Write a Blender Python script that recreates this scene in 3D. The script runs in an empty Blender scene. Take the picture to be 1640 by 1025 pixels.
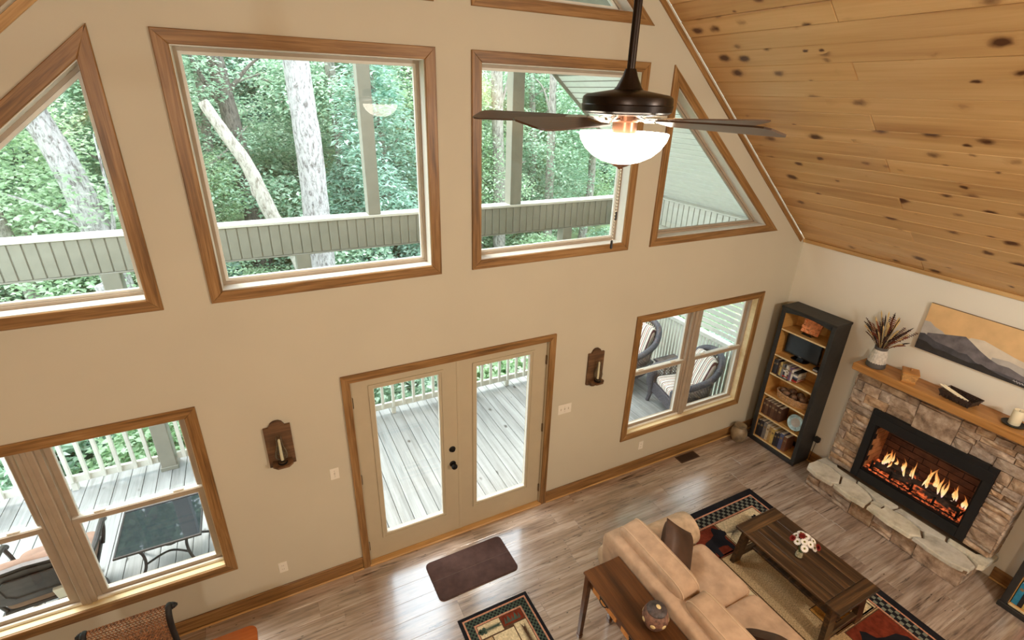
import bpy, bmesh, math, random
from mathutils import Vector, Matrix
PI = math.pi
SC = bpy.context.scene
COL = SC.collection

# ------------------------------------------------------------------ camera
cam_d = bpy.data.cameras.new('camera'); cam = bpy.data.objects.new('camera', cam_d); COL.objects.link(cam)
CAM = Vector((-1.42066, -3.70393, 4.21348)); YAW, PITCH, ROLL, FPX = 0.483517, -0.418777, 0.030771, 807.637
_f = Vector((math.sin(YAW)*math.cos(PITCH), math.cos(YAW)*math.cos(PITCH), math.sin(PITCH)))
_r0 = Vector((math.cos(YAW), -math.sin(YAW), 0)); _u0 = _r0.cross(_f)
_r = _r0*math.cos(ROLL) + _u0*math.sin(ROLL); _u = _u0*math.cos(ROLL) - _r0*math.sin(ROLL)
cam.matrix_world = Matrix(((_r.x, _u.x, -_f.x, CAM.x), (_r.y, _u.y, -_f.y, CAM.y), (_r.z, _u.z, -_f.z, CAM.z), (0, 0, 0, 1)))
cam_d.sensor_width = 36; cam_d.lens = FPX*36/1640; cam_d.clip_start = 0.05; cam_d.clip_end = 200
SC.camera = cam

# ------------------------------------------------------------------ sky, sun, exposure
world = bpy.data.worlds.new('overcast_sky'); SC.world = world; world.use_nodes = True
_wn = world.node_tree; _bg = _wn.nodes['Background']
_bg.inputs[0].default_value = (0.80, 0.92, 1.0, 1); _bg.inputs[1].default_value = 5.8
sun_d = bpy.data.lights.new('hazy_sun', 'SUN'); sun_d.energy = 8.0; sun_d.angle = 0.5; sun_d.color = (1.0, 0.97, 0.9)
sun = bpy.data.objects.new('hazy_sun', sun_d); COL.objects.link(sun); sun.rotation_euler = (math.radians(-20), math.radians(-18), 0)
SC.view_settings.view_transform = 'Standard'; SC.view_settings.look = 'None'
SC.view_settings.gamma = 1.0; SC.view_settings.use_curve_mapping = False
SC.view_settings.exposure = 0.0
SC.cycles.max_bounces = 8; SC.cycles.diffuse_bounces = 5; SC.cycles.transparent_max_bounces = 24
SC.cycles.caustics_reflective = False; SC.cycles.caustics_refractive = False
SC.cycles.sample_clamp_indirect = 6.0
LAMP_WARM = (1.0, 0.96, 0.89)

# ------------------------------------------------------------------ mesh helpers
class MB:
    def __init__(s): s.v = []; s.f = []
    def add(s, vs, fs):
        o = len(s.v); s.v += [tuple(p) for p in vs]; s.f += [tuple(i+o for i in f) for f in fs]; return s
    def box(s, x0, x1, y0, y1, z0, z1, b=0.0, fn=None):
        c = ((x0+x1)/2, (y0+y1)/2, (z0+z1)/2); h = (abs(x1-x0)/2, abs(y1-y0)/2, abs(z1-z0)/2)
        b = min(b, min(h)*0.95)
        if b <= 0:
            vs = [(c[0]+i*h[0], c[1]+j*h[1], c[2]+k*h[2]) for i in (-1, 1) for j in (-1, 1) for k in (-1, 1)]
            fs = [(0,1,3,2),(4,6,7,5),(0,4,5,1),(2,3,7,6),(0,2,6,4),(1,5,7,3)]
        else:
            vs = []; ix = {}
            for i in (-1, 1):
                for j in (-1, 1):
                    for k in (-1, 1):
                        for a in range(3):
                            p = [i*(h[0]-b), j*(h[1]-b), k*(h[2]-b)]
                            p[a] = (i, j, k)[a]*h[a]
                            ix[(i, j, k, a)] = len(vs); vs.append((c[0]+p[0], c[1]+p[1], c[2]+p[2]))
            fs = []
            for a in range(3):
                o1, o2 = [q for q in range(3) if q != a]
                for sg in (-1, 1):
                    q = []
                    for (m, n) in ((-1,-1),(1,-1),(1,1),(-1,1)):
                        t = [0,0,0]; t[a] = sg; t[o1] = m; t[o2] = n; q.append(ix[(*t, a)])
                    fs.append(tuple(q))
                for m in (-1, 1):
                    for n in (-1, 1):
                        t = [0,0,0]; t[o1] = m; t[o2] = n; q = []
                        for (sg, ax) in ((-1,o1),(1,o1),(1,o2),(-1,o2)):
                            t[a] = sg; q.append(ix[(*t, ax)])
                        fs.append(tuple(q))
            for i in (-1, 1):
                for j in (-1, 1):
                    for k in (-1, 1): fs.append(tuple(ix[(i,j,k,a)] for a in range(3)))
        if fn: vs = [fn(p) for p in vs]
        return s.add(vs, fs)
    def prism(s, poly, lo, hi, axis='z'):
        n = len(poly)
        def P(a, b, c): return (a, b, c) if axis == 'z' else ((a, c, b) if axis == 'y' else (c, a, b))
        vs = [P(a, b, lo) for a, b in poly] + [P(a, b, hi) for a, b in poly]
        fs = [tuple(range(n)), tuple(range(2*n-1, n-1, -1))] + [(i, (i+1) % n, n+(i+1) % n, n+i) for i in range(n)]
        return s.add(vs, fs)
    def tube(s, pts, r, n=8, cap=True, closed=False):
        pts = [Vector(p) for p in pts]; m = len(pts)
        rs = r if isinstance(r, (list, tuple)) else [r]*m
        vs = []; up = None
        for i in range(m):
            if closed: t = pts[(i+1) % m]-pts[i-1]
            else: t = pts[min(i+1, m-1)]-pts[max(i-1, 0)]
            t.normalize()
            if up is None:
                up = Vector((0,0,1)) if abs(t.z) < 0.9 else Vector((1,0,0))
            a = (up - t*up.dot(t))
            if a.length < 1e-6: a = t.orthogonal()
            a.normalize(); up = a; bb = t.cross(a)
            for k in range(n):
                an = 2*PI*k/n; vs.append(pts[i] + (a*math.cos(an)+bb*math.sin(an))*rs[i])
        fs = []
        for i in range(m if closed else m-1):
            i2 = (i+1) % m
            for k in range(n): fs.append((i*n+k, i*n+(k+1) % n, i2*n+(k+1) % n, i2*n+k))
        if cap and not closed: fs += [tuple(range(n)), tuple(range((m-1)*n, m*n))]
        return s.add(vs, fs)
    def lathe(s, prof, n=24, c=(0,0,0), fn=None):
        vs = []; fs = []; m = len(prof)
        for r, z in prof:
            for k in range(n):
                an = 2*PI*k/n; p = (c[0]+r*math.cos(an), c[1]+r*math.sin(an), c[2]+z)
                vs.append(fn(p) if fn else p)
        for i in range(m-1):
            for k in range(n): fs.append((i*n+k, i*n+(k+1) % n, (i+1)*n+(k+1) % n, (i+1)*n+k))
        if prof[0][0] > 1e-5: fs.append(tuple(range(n)))
        if prof[-1][0] > 1e-5: fs.append(tuple(range((m-1)*n, m*n)))
        return s.add(vs, fs)
    def soft(s, c, h, e1=0.35, e2=0.35, nu=28, nv=14, fn=None):
        # superellipsoid: a stuffed box
        def p(w, e): return math.copysign(abs(w)**e, w)
        vs = []; fs = []
        for j in range(nv+1):
            v = -PI/2+PI*j/nv
            for i in range(nu):
                u = 2*PI*i/nu
                q = (c[0]+h[0]*p(math.cos(v), e1)*p(math.cos(u), e2), c[1]+h[1]*p(math.cos(v), e1)*p(math.sin(u), e2), c[2]+h[2]*p(math.sin(v), e1))
                vs.append(fn(q) if fn else q)
        for j in range(nv):
            for i in range(nu): fs.append((j*nu+i, j*nu+(i+1) % nu, (j+1)*nu+(i+1) % nu, (j+1)*nu+i))
        return s.add(vs, fs)
    def xf(s, M, start=0):
        s.v[start:] = [tuple(M @ Vector(p)) for p in s.v[start:]]; return s
    def mesh(s, name, smooth=False, weld=False):
        me = bpy.data.meshes.new(name); me.from_pydata(s.v, [], s.f); me.validate()
        bm = bmesh.new(); bm.from_mesh(me)
        if weld: bmesh.ops.remove_doubles(bm, verts=bm.verts, dist=1e-5)
        bmesh.ops.recalc_face_normals(bm, faces=bm.faces); bm.to_mesh(me); bm.free()
        if smooth:
            me.polygons.foreach_set('use_smooth', [True]*len(me.polygons)); me.set_sharp_from_angle(angle=math.radians(40))
        return me
    def obj(s, name, mat, parent=None, loc=(0,0,0), rot=(0,0,0), smooth=False, weld=False):
        return link(name, s.mesh(name, smooth, weld), mat, parent, loc, rot)

def link(name, me, mat=None, parent=None, loc=(0,0,0), rot=(0,0,0)):
    o = bpy.data.objects.new(name, me); COL.objects.link(o); o.location = loc; o.rotation_euler = rot
    if mat is not None and me is not None:
        if not me.materials: me.materials.append(M[mat] if isinstance(mat, str) else mat)
    if parent: o.parent = parent
    return o
def tag(o, label, cat, group=None, kind=None):
    o['label'] = label; o['category'] = cat
    if group: o['group'] = group
    if kind: o['kind'] = kind
    return o
def struct(o, label=None):
    o['kind'] = 'structure'
    if label: o['label'] = label
    return o
def thing(name, label, cat, loc=(0,0,0), rotz=0.0, group=None):
    o = bpy.data.objects.new(name, None); COL.objects.link(o); o.empty_display_size = 0.1
    o.location = loc; o.rotation_euler = (0, 0, rotz)
    return tag(o, label, cat, group)
def copy_tree(o, parent=None):
    c = o.copy(); COL.objects.link(c); c.parent = parent
    for ch in list(o.children): copy_tree(ch, c)
    return c
_pc = {}
def plank(name, org, ex, ez, L, W, T, mat, parent=None, b=0.002):
    """a board: org = corner, ex = length direction, ez = outward normal (face at org plane, body behind it)"""
    key = (round(L, 3), round(W, 3), round(T, 3), round(b, 4), str(mat))
    if key not in _pc:
        _pc[key] = MB().box(0, L, 0, W, -T, 0, b).mesh(name)
    ex = Vector(ex).normalized(); ez = Vector(ez).normalized(); ey = ez.cross(ex)
    o = link(name, _pc[key], mat, parent)
    o.matrix_basis = Matrix(((ex.x, ey.x, ez.x, org[0]), (ex.y, ey.y, ez.y, org[1]), (ex.z, ey.z, ez.z, org[2]), (0,0,0,1)))
    return o
def inset(poly, w):
    """offset a convex counter-clockwise polygon inwards by w"""
    n = len(poly); L = []
    for i in range(n):
        a, b = Vector(poly[i]), Vector(poly[(i+1) % n]); d = (b-a).normalized(); nn = Vector((-d.y, d.x)); L.append((a+nn*w, d))
    out = []
    for i in range(n):
        p, d = L[i-1]; q, e = L[i]
        t = ((q.x-p.x)*e.y-(q.y-p.y)*e.x)/(d.x*e.y-d.y*e.x); out.append((p.x+d.x*t, p.y+d.y*t))
    return out
def mitre(parent, poly, w, y0, y1, mat, name='casing', b=0.0):
    """mitred frame of boards in the x-z plane around a ccw polygon (outer edge), y0 = face, y1 = back"""
    inn = inset(poly, w); n = len(poly); res = []
    for i in range(n):
        o0, o1, n0, n1 = Vector(poly[i]), Vector(poly[(i+1) % n]), Vector(inn[i]), Vector(inn[(i+1) % n])
        d = (o1-o0).normalized(); nn = Vector((-d.y, d.x)); L = (o1-o0).length
        loc = [(0, 0), (L, 0), ((n1-o0).dot(d), w), ((n0-o0).dot(d), w)]
        m = MB(); T = y1-y0; c = 0.004
        li = [(loc[0][0]+c, c), (L-c, c), (loc[2][0]-c*.5, w-c), (loc[3][0]+c*.5, w-c)]
        vs = [(x, y, -T) for x, y in loc] + [(x, y, -c) for x, y in loc] + [(x, y, 0) for x, y in li]
        m.add(vs, [(0,1,2,3)] + [(k, (k+1) % 4, 4+(k+1) % 4, 4+k) for k in range(4)] + [(4+k, 4+(k+1) % 4, 8+(k+1) % 4, 8+k) for k in range(4)] + [(8,9,10,11)])
        ob = m.obj(name, mat, parent)
        ex = Vector((d.x, 0, d.y)); ey = Vector((nn.x, 0, nn.y)); ez = ex.cross(ey)
        # ccw in x-z seen from -y gives ez = -y
        ob.matrix_basis = Matrix(((ex.x, ey.x, ez.x, o0.x), (ex.y, ey.y, ez.y, y0), (ex.z, ey.z, ez.z, o0.y), (0,0,0,1)))
        res.append(ob)
    return res
def plate_with_holes(name, outer, holes, th, mat, axis_fn, parent=None):
    """flat wall with holes; polygons in 2D (a,b); axis_fn maps (a,b,t) to 3D, t in 0..th"""
    cu = bpy.data.curves.new(name, 'CURVE'); cu.dimensions = '2D'; cu.fill_mode = 'BOTH'; cu.extrude = th/2
    for poly in [outer]+holes:
        sp = cu.splines.new('POLY'); sp.points.add(len(poly)-1); sp.use_cyclic_u = True
        for p, q in zip(sp.points, poly): p.co = (q[0], q[1], 0, 1)
    tmp = bpy.data.objects.new('tmp', cu); COL.objects.link(tmp)
    dg = bpy.context.evaluated_depsgraph_get(); me = bpy.data.meshes.new_from_object(tmp.evaluated_get(dg))
    bpy.data.objects.remove(tmp); bpy.data.curves.remove(cu)
    for v in me.vertices: v.co = Vector(axis_fn(v.co.x, v.co.y, v.co.z+th/2))
    bm = bmesh.new(); bm.from_mesh(me); bmesh.ops.remove_doubles(bm, verts=bm.verts, dist=1e-4)
    bmesh.ops.recalc_face_normals(bm, faces=bm.faces); bm.to_mesh(me); bm.free(); me.materials.clear()
    me.name = name
    return link(name, me, mat, parent)
def bez(p, n=12):
    """smooth curve through points (Catmull-Rom)"""
    P = [Vector(q) for q in p]; out = []
    for i in range(len(P)-1):
        a, b, c, d = P[max(i-1, 0)], P[i], P[i+1], P[min(i+2, len(P)-1)]
        for k in range(n):
            t = k/n; out.append(0.5*((2*b)+(c-a)*t+(2*a-5*b+4*c-d)*t*t+(3*b-a-3*c+d)*t**3))
    out.append(P[-1]); return out

# ------------------------------------------------------------------ materials
M = {}
def lin(c): return tuple(((x/255)/12.92 if x/255 <= 0.04045 else ((x/255+0.055)/1.055)**2.4) for x in c)+(1,)
class NT:
    def __init__(s, name):
        m = bpy.data.materials.new(name); m.use_nodes = True; s.m = m; s.t = m.node_tree; M[name] = m
        s.b = s.t.nodes['Principled BSDF']; s.out = s.t.nodes['Material Output']
    def n(s, typ, **kw):
        nd = s.t.nodes.new('ShaderNode'+typ)
        for k, v in kw.items():
            if k.startswith('_'):
                i = nd.inputs[int(k[1:])]
            elif k in nd.inputs.keys(): i = nd.inputs[k]
            elif hasattr(nd, k) and not k[0].isupper(): setattr(nd, k, v); continue
            else: i = nd.inputs[k.replace('__', ' ')]
            if isinstance(v, bpy.types.NodeSocket): s.t.links.new(v, i)
            else: i.default_value = v
        return nd
    def set(s, **kw):
        for k, v in kw.items():
            i = s.b.inputs[k.replace('__', ' ')]
            if isinstance(v, bpy.types.NodeSocket): s.t.links.new(v, i)
            else: i.default_value = v
    def math(s, op, a, b=0.0, c=None):
        nd = s.n('Math', operation=op); 
        for i, v in enumerate([a, b] + ([c] if c is not None else [])):
            if isinstance(v, bpy.types.NodeSocket): s.t.links.new(v, nd.inputs[i])
            else: nd.inputs[i].default_value = v
        return nd.outputs[0]
    def mix(s, f, a, b, mode='MIX'):
        nd = s.n('Mix', data_type='RGBA', blend_type=mode)
        for i, v in ((0, f), (6, a), (7, b)):
            if isinstance(v, bpy.types.NodeSocket): s.t.links.new(v, nd.inputs[i])
            else: nd.inputs[i].default_value = v
        return nd.outputs[2]
    def ramp(s, f, stops, interp='LINEAR'):
        nd = s.n('ValToRGB'); s.t.links.new(f, nd.inputs[0]); cr = nd.color_ramp; cr.interpolation = interp
        while len(cr.elements) < len(stops): cr.elements.new(0.5)
        for e, (p, c) in zip(cr.elements, stops): e.position = p; e.color = c
        return nd.outputs[0]
    def coord(s, rnd=30.0):
        tc = s.n('TexCoord'); oi = s.n('ObjectInfo')
        r = s.n('VectorMath', operation='SCALE'); 
        cmb = s.n('CombineXYZ'); s.t.links.new(oi.outputs['Random'], cmb.inputs[0]); 
        s.t.links.new(s.math('MULTIPLY', oi.outputs['Random'], 7.3), cmb.inputs[1]); s.t.links.new(s.math('MULTIPLY', oi.outputs['Random'], 3.1), cmb.inputs[2])
        s.t.links.new(cmb.outputs[0], r.inputs[0]); r.inputs['Scale'].default_value = rnd
        ad = s.n('VectorMath', operation='ADD'); s.t.links.new(tc.outputs['Object'], ad.inputs[0]); s.t.links.new(r.outputs[0], ad.inputs[1])
        s.rand = oi.outputs['Random']; return ad.outputs[0]
    def map(s, v, sc): 
        nd = s.n('Mapping'); s.t.links.new(v, nd.inputs[0]); nd.inputs['Scale'].default_value = sc; return nd.outputs[0]
    def noise(s, v, scale, detail=4.0, rough=0.55, dist=0.0):
        nd = s.n('TexNoise'); s.t.links.new(v, nd.inputs['Vector']); nd.inputs['Scale'].default_value = scale
        nd.inputs['Detail'].default_value = detail; nd.inputs['Roughness'].default_value = rough; nd.inputs['Distortion'].default_value = dist
        return nd.outputs[0]
    def bump(s, h, strength=0.3, dist=0.01):
        nd = s.n('Bump'); s.t.links.new(h, nd.inputs['Height']); nd.inputs['Strength'].default_value = strength; nd.inputs['Distance'].default_value = dist
        s.t.links.new(nd.outputs[0], s.b.inputs['Normal'])
def plain(name, c, rough=0.5, metal=0.0, var=0.06, scale=8.0, bump=0.0, bscale=60.0, spec=0.5, coat=0.0):
    k = NT(name); v = k.coord(); n = k.noise(v, scale, 3)
    c = lin(c); d = tuple(x*(1-2.2*var) for x in c[:3])+(1,); e = tuple(min(1, x*(1+2.2*var)) for x in c[:3])+(1,)
    k.set(Base__Color=k.ramp(n, [(0.3, d), (0.7, e)]), Roughness=rough, Metallic=metal)
    k.b.inputs['Specular IOR Level'].default_value = spec
    if coat: k.b.inputs['Coat Weight'].default_value = coat; k.b.inputs['Coat Roughness'].default_value = 0.15
    if bump: k.bump(k.noise(v, bscale, 4), bump, 0.004)
    return k
def wood(name, dark, mid, light, rough=0.45, gx=1.2, gy=22.0, knots=0.0, kcol=(60,32,14), kx=2.2, ky=7.0, kth=0.16, var=0.25, bump=0.15, spec=0.4, grey=None):
    k = NT(name); v = k.coord(40.0)
    warp = k.noise(v, 2.0, 2); 
    g1 = k.noise(k.map(v, (gx, gy, gy)), 1.0, 5, 0.6, 0.8)
    g2 = k.noise(k.map(v, (gx*0.5, gy*0.28, gy*0.28)), 1.0, 3, 0.5, 1.2)
    g3 = k.noise(k.map(v, (gx*4, gy*6, gy*6)), 1.0, 2, 0.5, 0.0)
    s = k.math('ADD', k.math('MULTIPLY', g1, 0.45), k.math('MULTIPLY', g2, 0.4)); s = k.math('ADD', s, k.math('MULTIPLY', g3, 0.15))
    col = k.ramp(s, [(0.33, lin(dark)), (0.5, lin(mid)), (0.66, lin(light))])
    hsv = k.n('HueSaturation'); k.t.links.new(col, hsv.inputs['Color'])
    k.t.links.new(k.math('ADD', k.math('MULTIPLY', k.rand, var), 1-var/2), hsv.inputs['Value']); col = hsv.outputs[0]
    if grey:
        col = k.mix(k.ramp(k.noise(k.map(v, (0.7, 3, 3)), 1.0, 3), [(0.42, (0,0,0,1)), (0.6, (1,1,1,1))]), col, lin(grey))
    if knots:
        vo = k.n('TexVoronoi'); vo.feature = 'F1'; wv = k.n('VectorMath', operation='ADD')
        k.t.links.new(k.map(v, (kx, ky, 0.001)), wv.inputs[0])
        nn = k.n('TexNoise'); k.t.links.new(v, nn.inputs['Vector']); nn.inputs['Scale'].default_value = 14
        sc = k.n('VectorMath', operation='SCALE'); k.t.links.new(nn.outputs[1], sc.inputs[0]); sc.inputs['Scale'].default_value = 0.22; k.t.links.new(sc.outputs[0], wv.inputs[1])
        k.t.links.new(wv.outputs[0], vo.inputs['Vector']); vo.inputs['Scale'].default_value = 1.0
        sep = k.n('SeparateColor'); k.t.links.new(vo.outputs['Color'], sep.inputs[0])
        on = k.math('LESS_THAN', sep.outputs[0], knots)
        siz = k.math('MULTIPLY', sep.outputs[1], kth)
        d = k.math('DIVIDE', vo.outputs['Distance'], k.math('ADD', siz, kth*0.35))
        core = k.math('MULTIPLY', on, k.ramp(d, [(0.35, (1,1,1,1)), (0.75, (0,0,0,1))]))
        halo = k.math('MULTIPLY', on, k.ramp(d, [(0.5, (0.55,0.55,0.55,1)), (1.0, (0,0,0,1))]))
        col = k.mix(halo, col, lin(dark)); col = k.mix(core, col, lin(kcol))
    k.set(Base__Color=col, Roughness=rough); k.b.inputs['Specular IOR Level'].default_value = spec
    if bump: k.bump(g1, bump, 0.004)
    return k
plain('wall_paint', (200,193,173), 0.75, var=0.012, scale=1.3, bump=0.06, bscale=220, spec=0.25)
plain('wall_paint_lit', (232,228,214), 0.75, var=0.012, scale=1.3, bump=0.06, bscale=220, spec=0.25)  # same wall paint, with this wall's brighter light put into the colour
wood('pine_ceiling', (174,130,80), (204,164,110), (220,184,132), 0.33, 0.5, 8, knots=0.66, kcol=(84,48,24), kx=4.4, ky=7.0, kth=0.36, var=0.13, bump=0.05, spec=0.5)
wood('oak_trim', (84,58,30), (142,104,60), (176,138,90), 0.4, 2.0, 55, var=0.14)
wood('oak_trim_light', (160,120,68), (196,156,100), (214,178,124), 0.4, 1.6, 45, var=0.14)
wood('pine_raw', (205,180,130), (226,206,160), (236,220,180), 0.5, 1.0, 20, knots=0.15, kcol=(120,80,44), kth=0.07, var=0.08)
wood('pine_shelf', (170,122,62), (200,152,86), (216,172,108), 0.45, 1.0, 20, knots=0.3, kcol=(110,64,28), kth=0.08, var=0.1)
wood('mantel_wood', (140,94,46), (178,126,68), (200,150,90), 0.45, 1.2, 22, var=0.1)
wood('table_dark', (20,14,9), (62,44,28), (112,82,50), 0.34, 1.2, 40, knots=0.2, kcol=(24,14,8), kth=0.08, var=0.2)
wood('console_wood', (46,28,14), (84,52,28), (112,74,42), 0.28, 1.0, 16, var=0.1)
wood('console_burl', (160,96,40), (196,132,64), (214,156,88), 0.3, 3, 14, var=0.1)
wood('orange_wood', (128,60,16), (152,78,26), (172,96,40), 0.22, 1.0, 18, var=0.06)
wood('sconce_wood', (50,34,22), (100,72,48), (150,112,76), 0.5, 1.5, 12, knots=0.4, kcol=(20,12,8), kx=6, ky=9, kth=0.2, var=0.1)
wood('blade_wood', (52,38,30), (76,56,44), (96,72,56), 0.3, 1.5, 30, var=0.05)
wood('deck_wood', (112,112,108), (148,149,146), (166,167,165), 0.65, 0.9, 16, knots=0.4, kcol=(70,66,60), kx=4.0, ky=7.0, kth=0.22, var=0.1, bump=0.25)
k = NT('floor_plank'); v = k.coord(40.0)
g1 = k.noise(k.map(v, (1.6, 26, 26)), 1.0, 6, 0.65, 0.6); g2 = k.noise(k.map(v, (0.8, 5, 5)), 1.0, 4, 0.6, 1.0); g3 = k.noise(k.map(v, (3.0, 60, 60)), 1.0, 3, 0.6, 0.3)
base = k.ramp(k.math('ADD', k.math('MULTIPLY', g2, 0.55), k.math('MULTIPLY', g1, 0.45)), [(0.34, lin((110,90,76))), (0.46, lin((156,136,120))), (0.56, lin((186,170,156))), (0.68, lin((210,200,190)))])
hs = k.n('HueSaturation'); k.t.links.new(base, hs.inputs['Color']); k.t.links.new(k.math('ADD', k.math('MULTIPLY', k.rand, 0.14), 0.93), hs.inputs['Value'])
crack = k.math('MULTIPLY', k.ramp(g1, [(0.36, (1,1,1,1)), (0.44, (0,0,0,1))]), k.ramp(k.noise(k.map(v, (2.2, 7, 7)), 1.0, 3), [(0.50, (0,0,0,1)), (0.62, (1,1,1,1))]))
col = k.mix(crack, hs.outputs[0], lin((52,40,34)))
col = k.mix(k.math('MULTIPLY', k.ramp(g3, [(0.38, (1,1,1,1)), (0.5, (0,0,0,1))]), 0.35), col, lin((84,66,54)))
vo = k.n('TexVoronoi'); k.t.links.new(k.map(v, (3.0, 7.0, 0.001)), vo.inputs['Vector']); sp_ = k.n('SeparateColor'); k.t.links.new(vo.outputs['Color'], sp_.inputs[0])
kn = k.math('MULTIPLY', k.math('LESS_THAN', sp_.outputs[0], 0.2), k.ramp(k.math('ADD', vo.outputs['Distance'], k.math('MULTIPLY', k.math('SUBTRACT', g1, 0.5), 0.35)), [(0.06, (1,1,1,1)), (0.2, (0,0,0,1))]))
col = k.mix(kn, col, lin((48,38,32)))
k.set(Base__Color=col, Roughness=0.3); k.b.inputs['Specular IOR Level'].default_value = 0.6; k.b.inputs['Coat Weight'].default_value = 1.0; k.b.inputs['Coat Roughness'].default_value = 0.23; k.b.inputs['Coat IOR'].default_value = 2.7
k.bump(g1, 0.07, 0.003)
plain('frame_taupe', (168,152,132), 0.5, var=0.03)
plain('frame_white', (222,218,206), 0.4, var=0.02)
plain('door_paint', (186,174,148), 0.45, var=0.012, spec=0.4)
plain('vinyl_shaded', (134,133,120), 0.55, var=0.03)  # white vinyl, greyed to put the beam's shadow side into the colour
plain('roof_gap_shade', (134,130,118), 0.7)  # roof slab in grey that paints shade into the gaps between soffit boards
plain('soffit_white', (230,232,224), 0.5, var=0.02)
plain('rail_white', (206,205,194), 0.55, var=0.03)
plain('plate_white', (232,226,212), 0.4, var=0.01)
plain('grout', (120,98,78), 0.9, var=0.1)
plain('dark_iron', (26,25,25), 0.45, 0.6, var=0.1)
plain('firebox_black', (22,22,24), 0.55, 0.2, var=0.08)
plain('matte_black', (24,24,24), 0.6, 0.0, var=0.1)
plain('bronze_dark', (40,32,28), 0.32, 0.75, var=0.1)
plain('bronze_warm', (150,104,80), 0.3, 0.85, var=0.12)
plain('chrome', (200,196,190), 0.22, 1.0, var=0.03)
plain('black_shelf', (36,35,34), 0.5, 0.0, var=0.14, scale=14)
plain('suede', (188,160,134), 0.9, var=0.085, scale=8, bump=0.9, bscale=11, spec=0.15)
plain('suede_light', (196,172,144), 0.9, var=0.12, scale=9, bump=0.9, bscale=11, spec=0.15)
plain('suede_piping', (206,180,152), 0.9, var=0.05, spec=0.1)
plain('leather_dark', (74,52,38), 0.55, var=0.16, scale=7, bump=0.2, bscale=18)
plain('mat_brown', (78,60,56), 0.95, var=0.08, scale=12, bump=0.4, bscale=300, spec=0.1)
plain('rug_black', (34,34,38), 0.95, var=0.1, bump=0.5, bscale=400, spec=0.05)
plain('rug_green', (70,84,72), 0.95, var=0.1, bump=0.5, bscale=400, spec=0.05)
plain('rug_grey', (116,120,108), 0.95, var=0.1, bump=0.5, bscale=400, spec=0.05)
plain('rug_cream', (206,190,154), 0.95, var=0.12, scale=60, bump=0.5, bscale=400, spec=0.05)
plain('rug_tan', (176,150,112), 0.95, var=0.22, scale=90, bump=0.5, bscale=400, spec=0.05)
plain('rug_gold', (178,128,64), 0.95, var=0.14, scale=60, bump=0.5, bscale=400, spec=0.05)
plain('rug_red', (112,50,34), 0.95, var=0.14, scale=20, bump=0.5, bscale=400, spec=0.05)
plain('rug_pink', (190,138,112), 0.95, var=0.2, scale=90, bump=0.5, bscale=400, spec=0.05)
plain('rug_brown', (82,62,46), 0.95, var=0.14, scale=60, bump=0.5, bscale=400, spec=0.05)
plain('copper', (190,110,66), 0.28, 0.95, var=0.2, scale=30)
plain('tv_black', (14,14,16), 0.18, 0.0, var=0.05)
plain('candle_wax', (236,226,196), 0.5, var=0.02)
plain('clay_pot', (140,124,100), 0.4, 0.1, var=0.16, scale=10, bump=0.1)
plain('pot_inside', (60,50,40), 0.8)
plain('jar_ground', (118,86,72), 0.55, var=0.3, scale=34, bump=0.3, bscale=60)
plain('jar_dark', (70,62,62), 0.5, var=0.3, scale=40)
plain('jar_spot', (226,204,150), 0.6, var=0.08)
plain('vase_white', (206,200,190), 0.6, var=0.1, scale=40, bump=0.3)
plain('vase_grey', (84,80,78), 0.6, var=0.1)
plain('stem_brown', (74,42,30), 0.8, var=0.25)
plain('stem_black', (34,26,24), 0.8, var=0.25)
plain('stem_straw', (204,176,120), 0.8, var=0.15)
plain('stem_rust', (128,62,40), 0.8, var=0.2)
plain('basket_tan', (190,146,88), 0.6, var=0.14, scale=20, bump=0.3, bscale=70)
plain('basket_wood', (186,130,66), 0.5, var=0.1)
plain('wicker_dark', (52,36,28), 0.5, var=0.3, scale=40, bump=0.4, bscale=120)
plain('wicker_brown', (132,88,54), 0.6, var=0.35, scale=70, bump=0.5, bscale=140)
plain('basket_weave', (176,140,110), 0.7, var=0.25, scale=50, bump=0.4, bscale=90)
plain('ball_brown', (112,82,60), 0.6, var=0.35, scale=30, bump=0.4, bscale=50)
plain('plate_blue', (170,200,208), 0.3, var=0.25, scale=14)
plain('petal_white', (236,232,226), 0.7, var=0.03)
plain('petal_red', (132,24,10), 0.7, var=0.15)
plain('flower_eye', (112,112,40), 0.8, var=0.1)
plain('leaf_stem', (76,104,58), 0.6, var=0.15)
plain('vase_pebble', (196,180,150), 0.4, var=0.2, scale=80)
plain('resin_wicker', (74,72,78), 0.5, var=0.2, scale=60, bump=0.4, bscale=160)
plain('lattice_wicker', (104,92,84), 0.6, var=0.2, scale=60)
plain('patio_metal', (62,58,56), 0.42, 0.5, var=0.15, bump=0.15)
plain('patio_cushion', (130,104,88), 0.9, var=0.08)
plain('strap_cream', (226,220,206), 0.8, var=0.05)
plain('screen_grey', (150,150,150), 0.6)
plain('floor_vent', (84,64,48), 0.5, 0.4, var=0.1)
plain('vent_slot', (20,16,14), 0.8)
plain('hinge', (120,104,84), 0.35, 0.8)
plain('firebrick', (176,112,66), 0.85, var=0.14, scale=9, bump=0.3)
plain('firebrick_dark', (92,58,42), 0.9, var=0.2, scale=9, bump=0.3)
plain('mortar_glow', (196,160,128), 0.9)
plain('canvas_sky', (228,190,136), 0.8, var=0.04, scale=6)
plain('canvas_haze', (184,180,174), 0.8, var=0.06, scale=9)
plain('canvas_mist', (222,212,194), 0.8, var=0.04, scale=9)
plain('canvas_ridge', (112,108,112), 0.8, var=0.16, scale=12)
plain('canvas_slate', (76,76,82), 0.8, var=0.14, scale=12)
plain('canvas_dark', (50,48,48), 0.8, var=0.14, scale=12)
plain('canvas_edge', (120,96,70), 0.8)
plain('book_label', (132,112,80), 0.6)
plain('signature', (225,225,225), 0.8)
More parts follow.
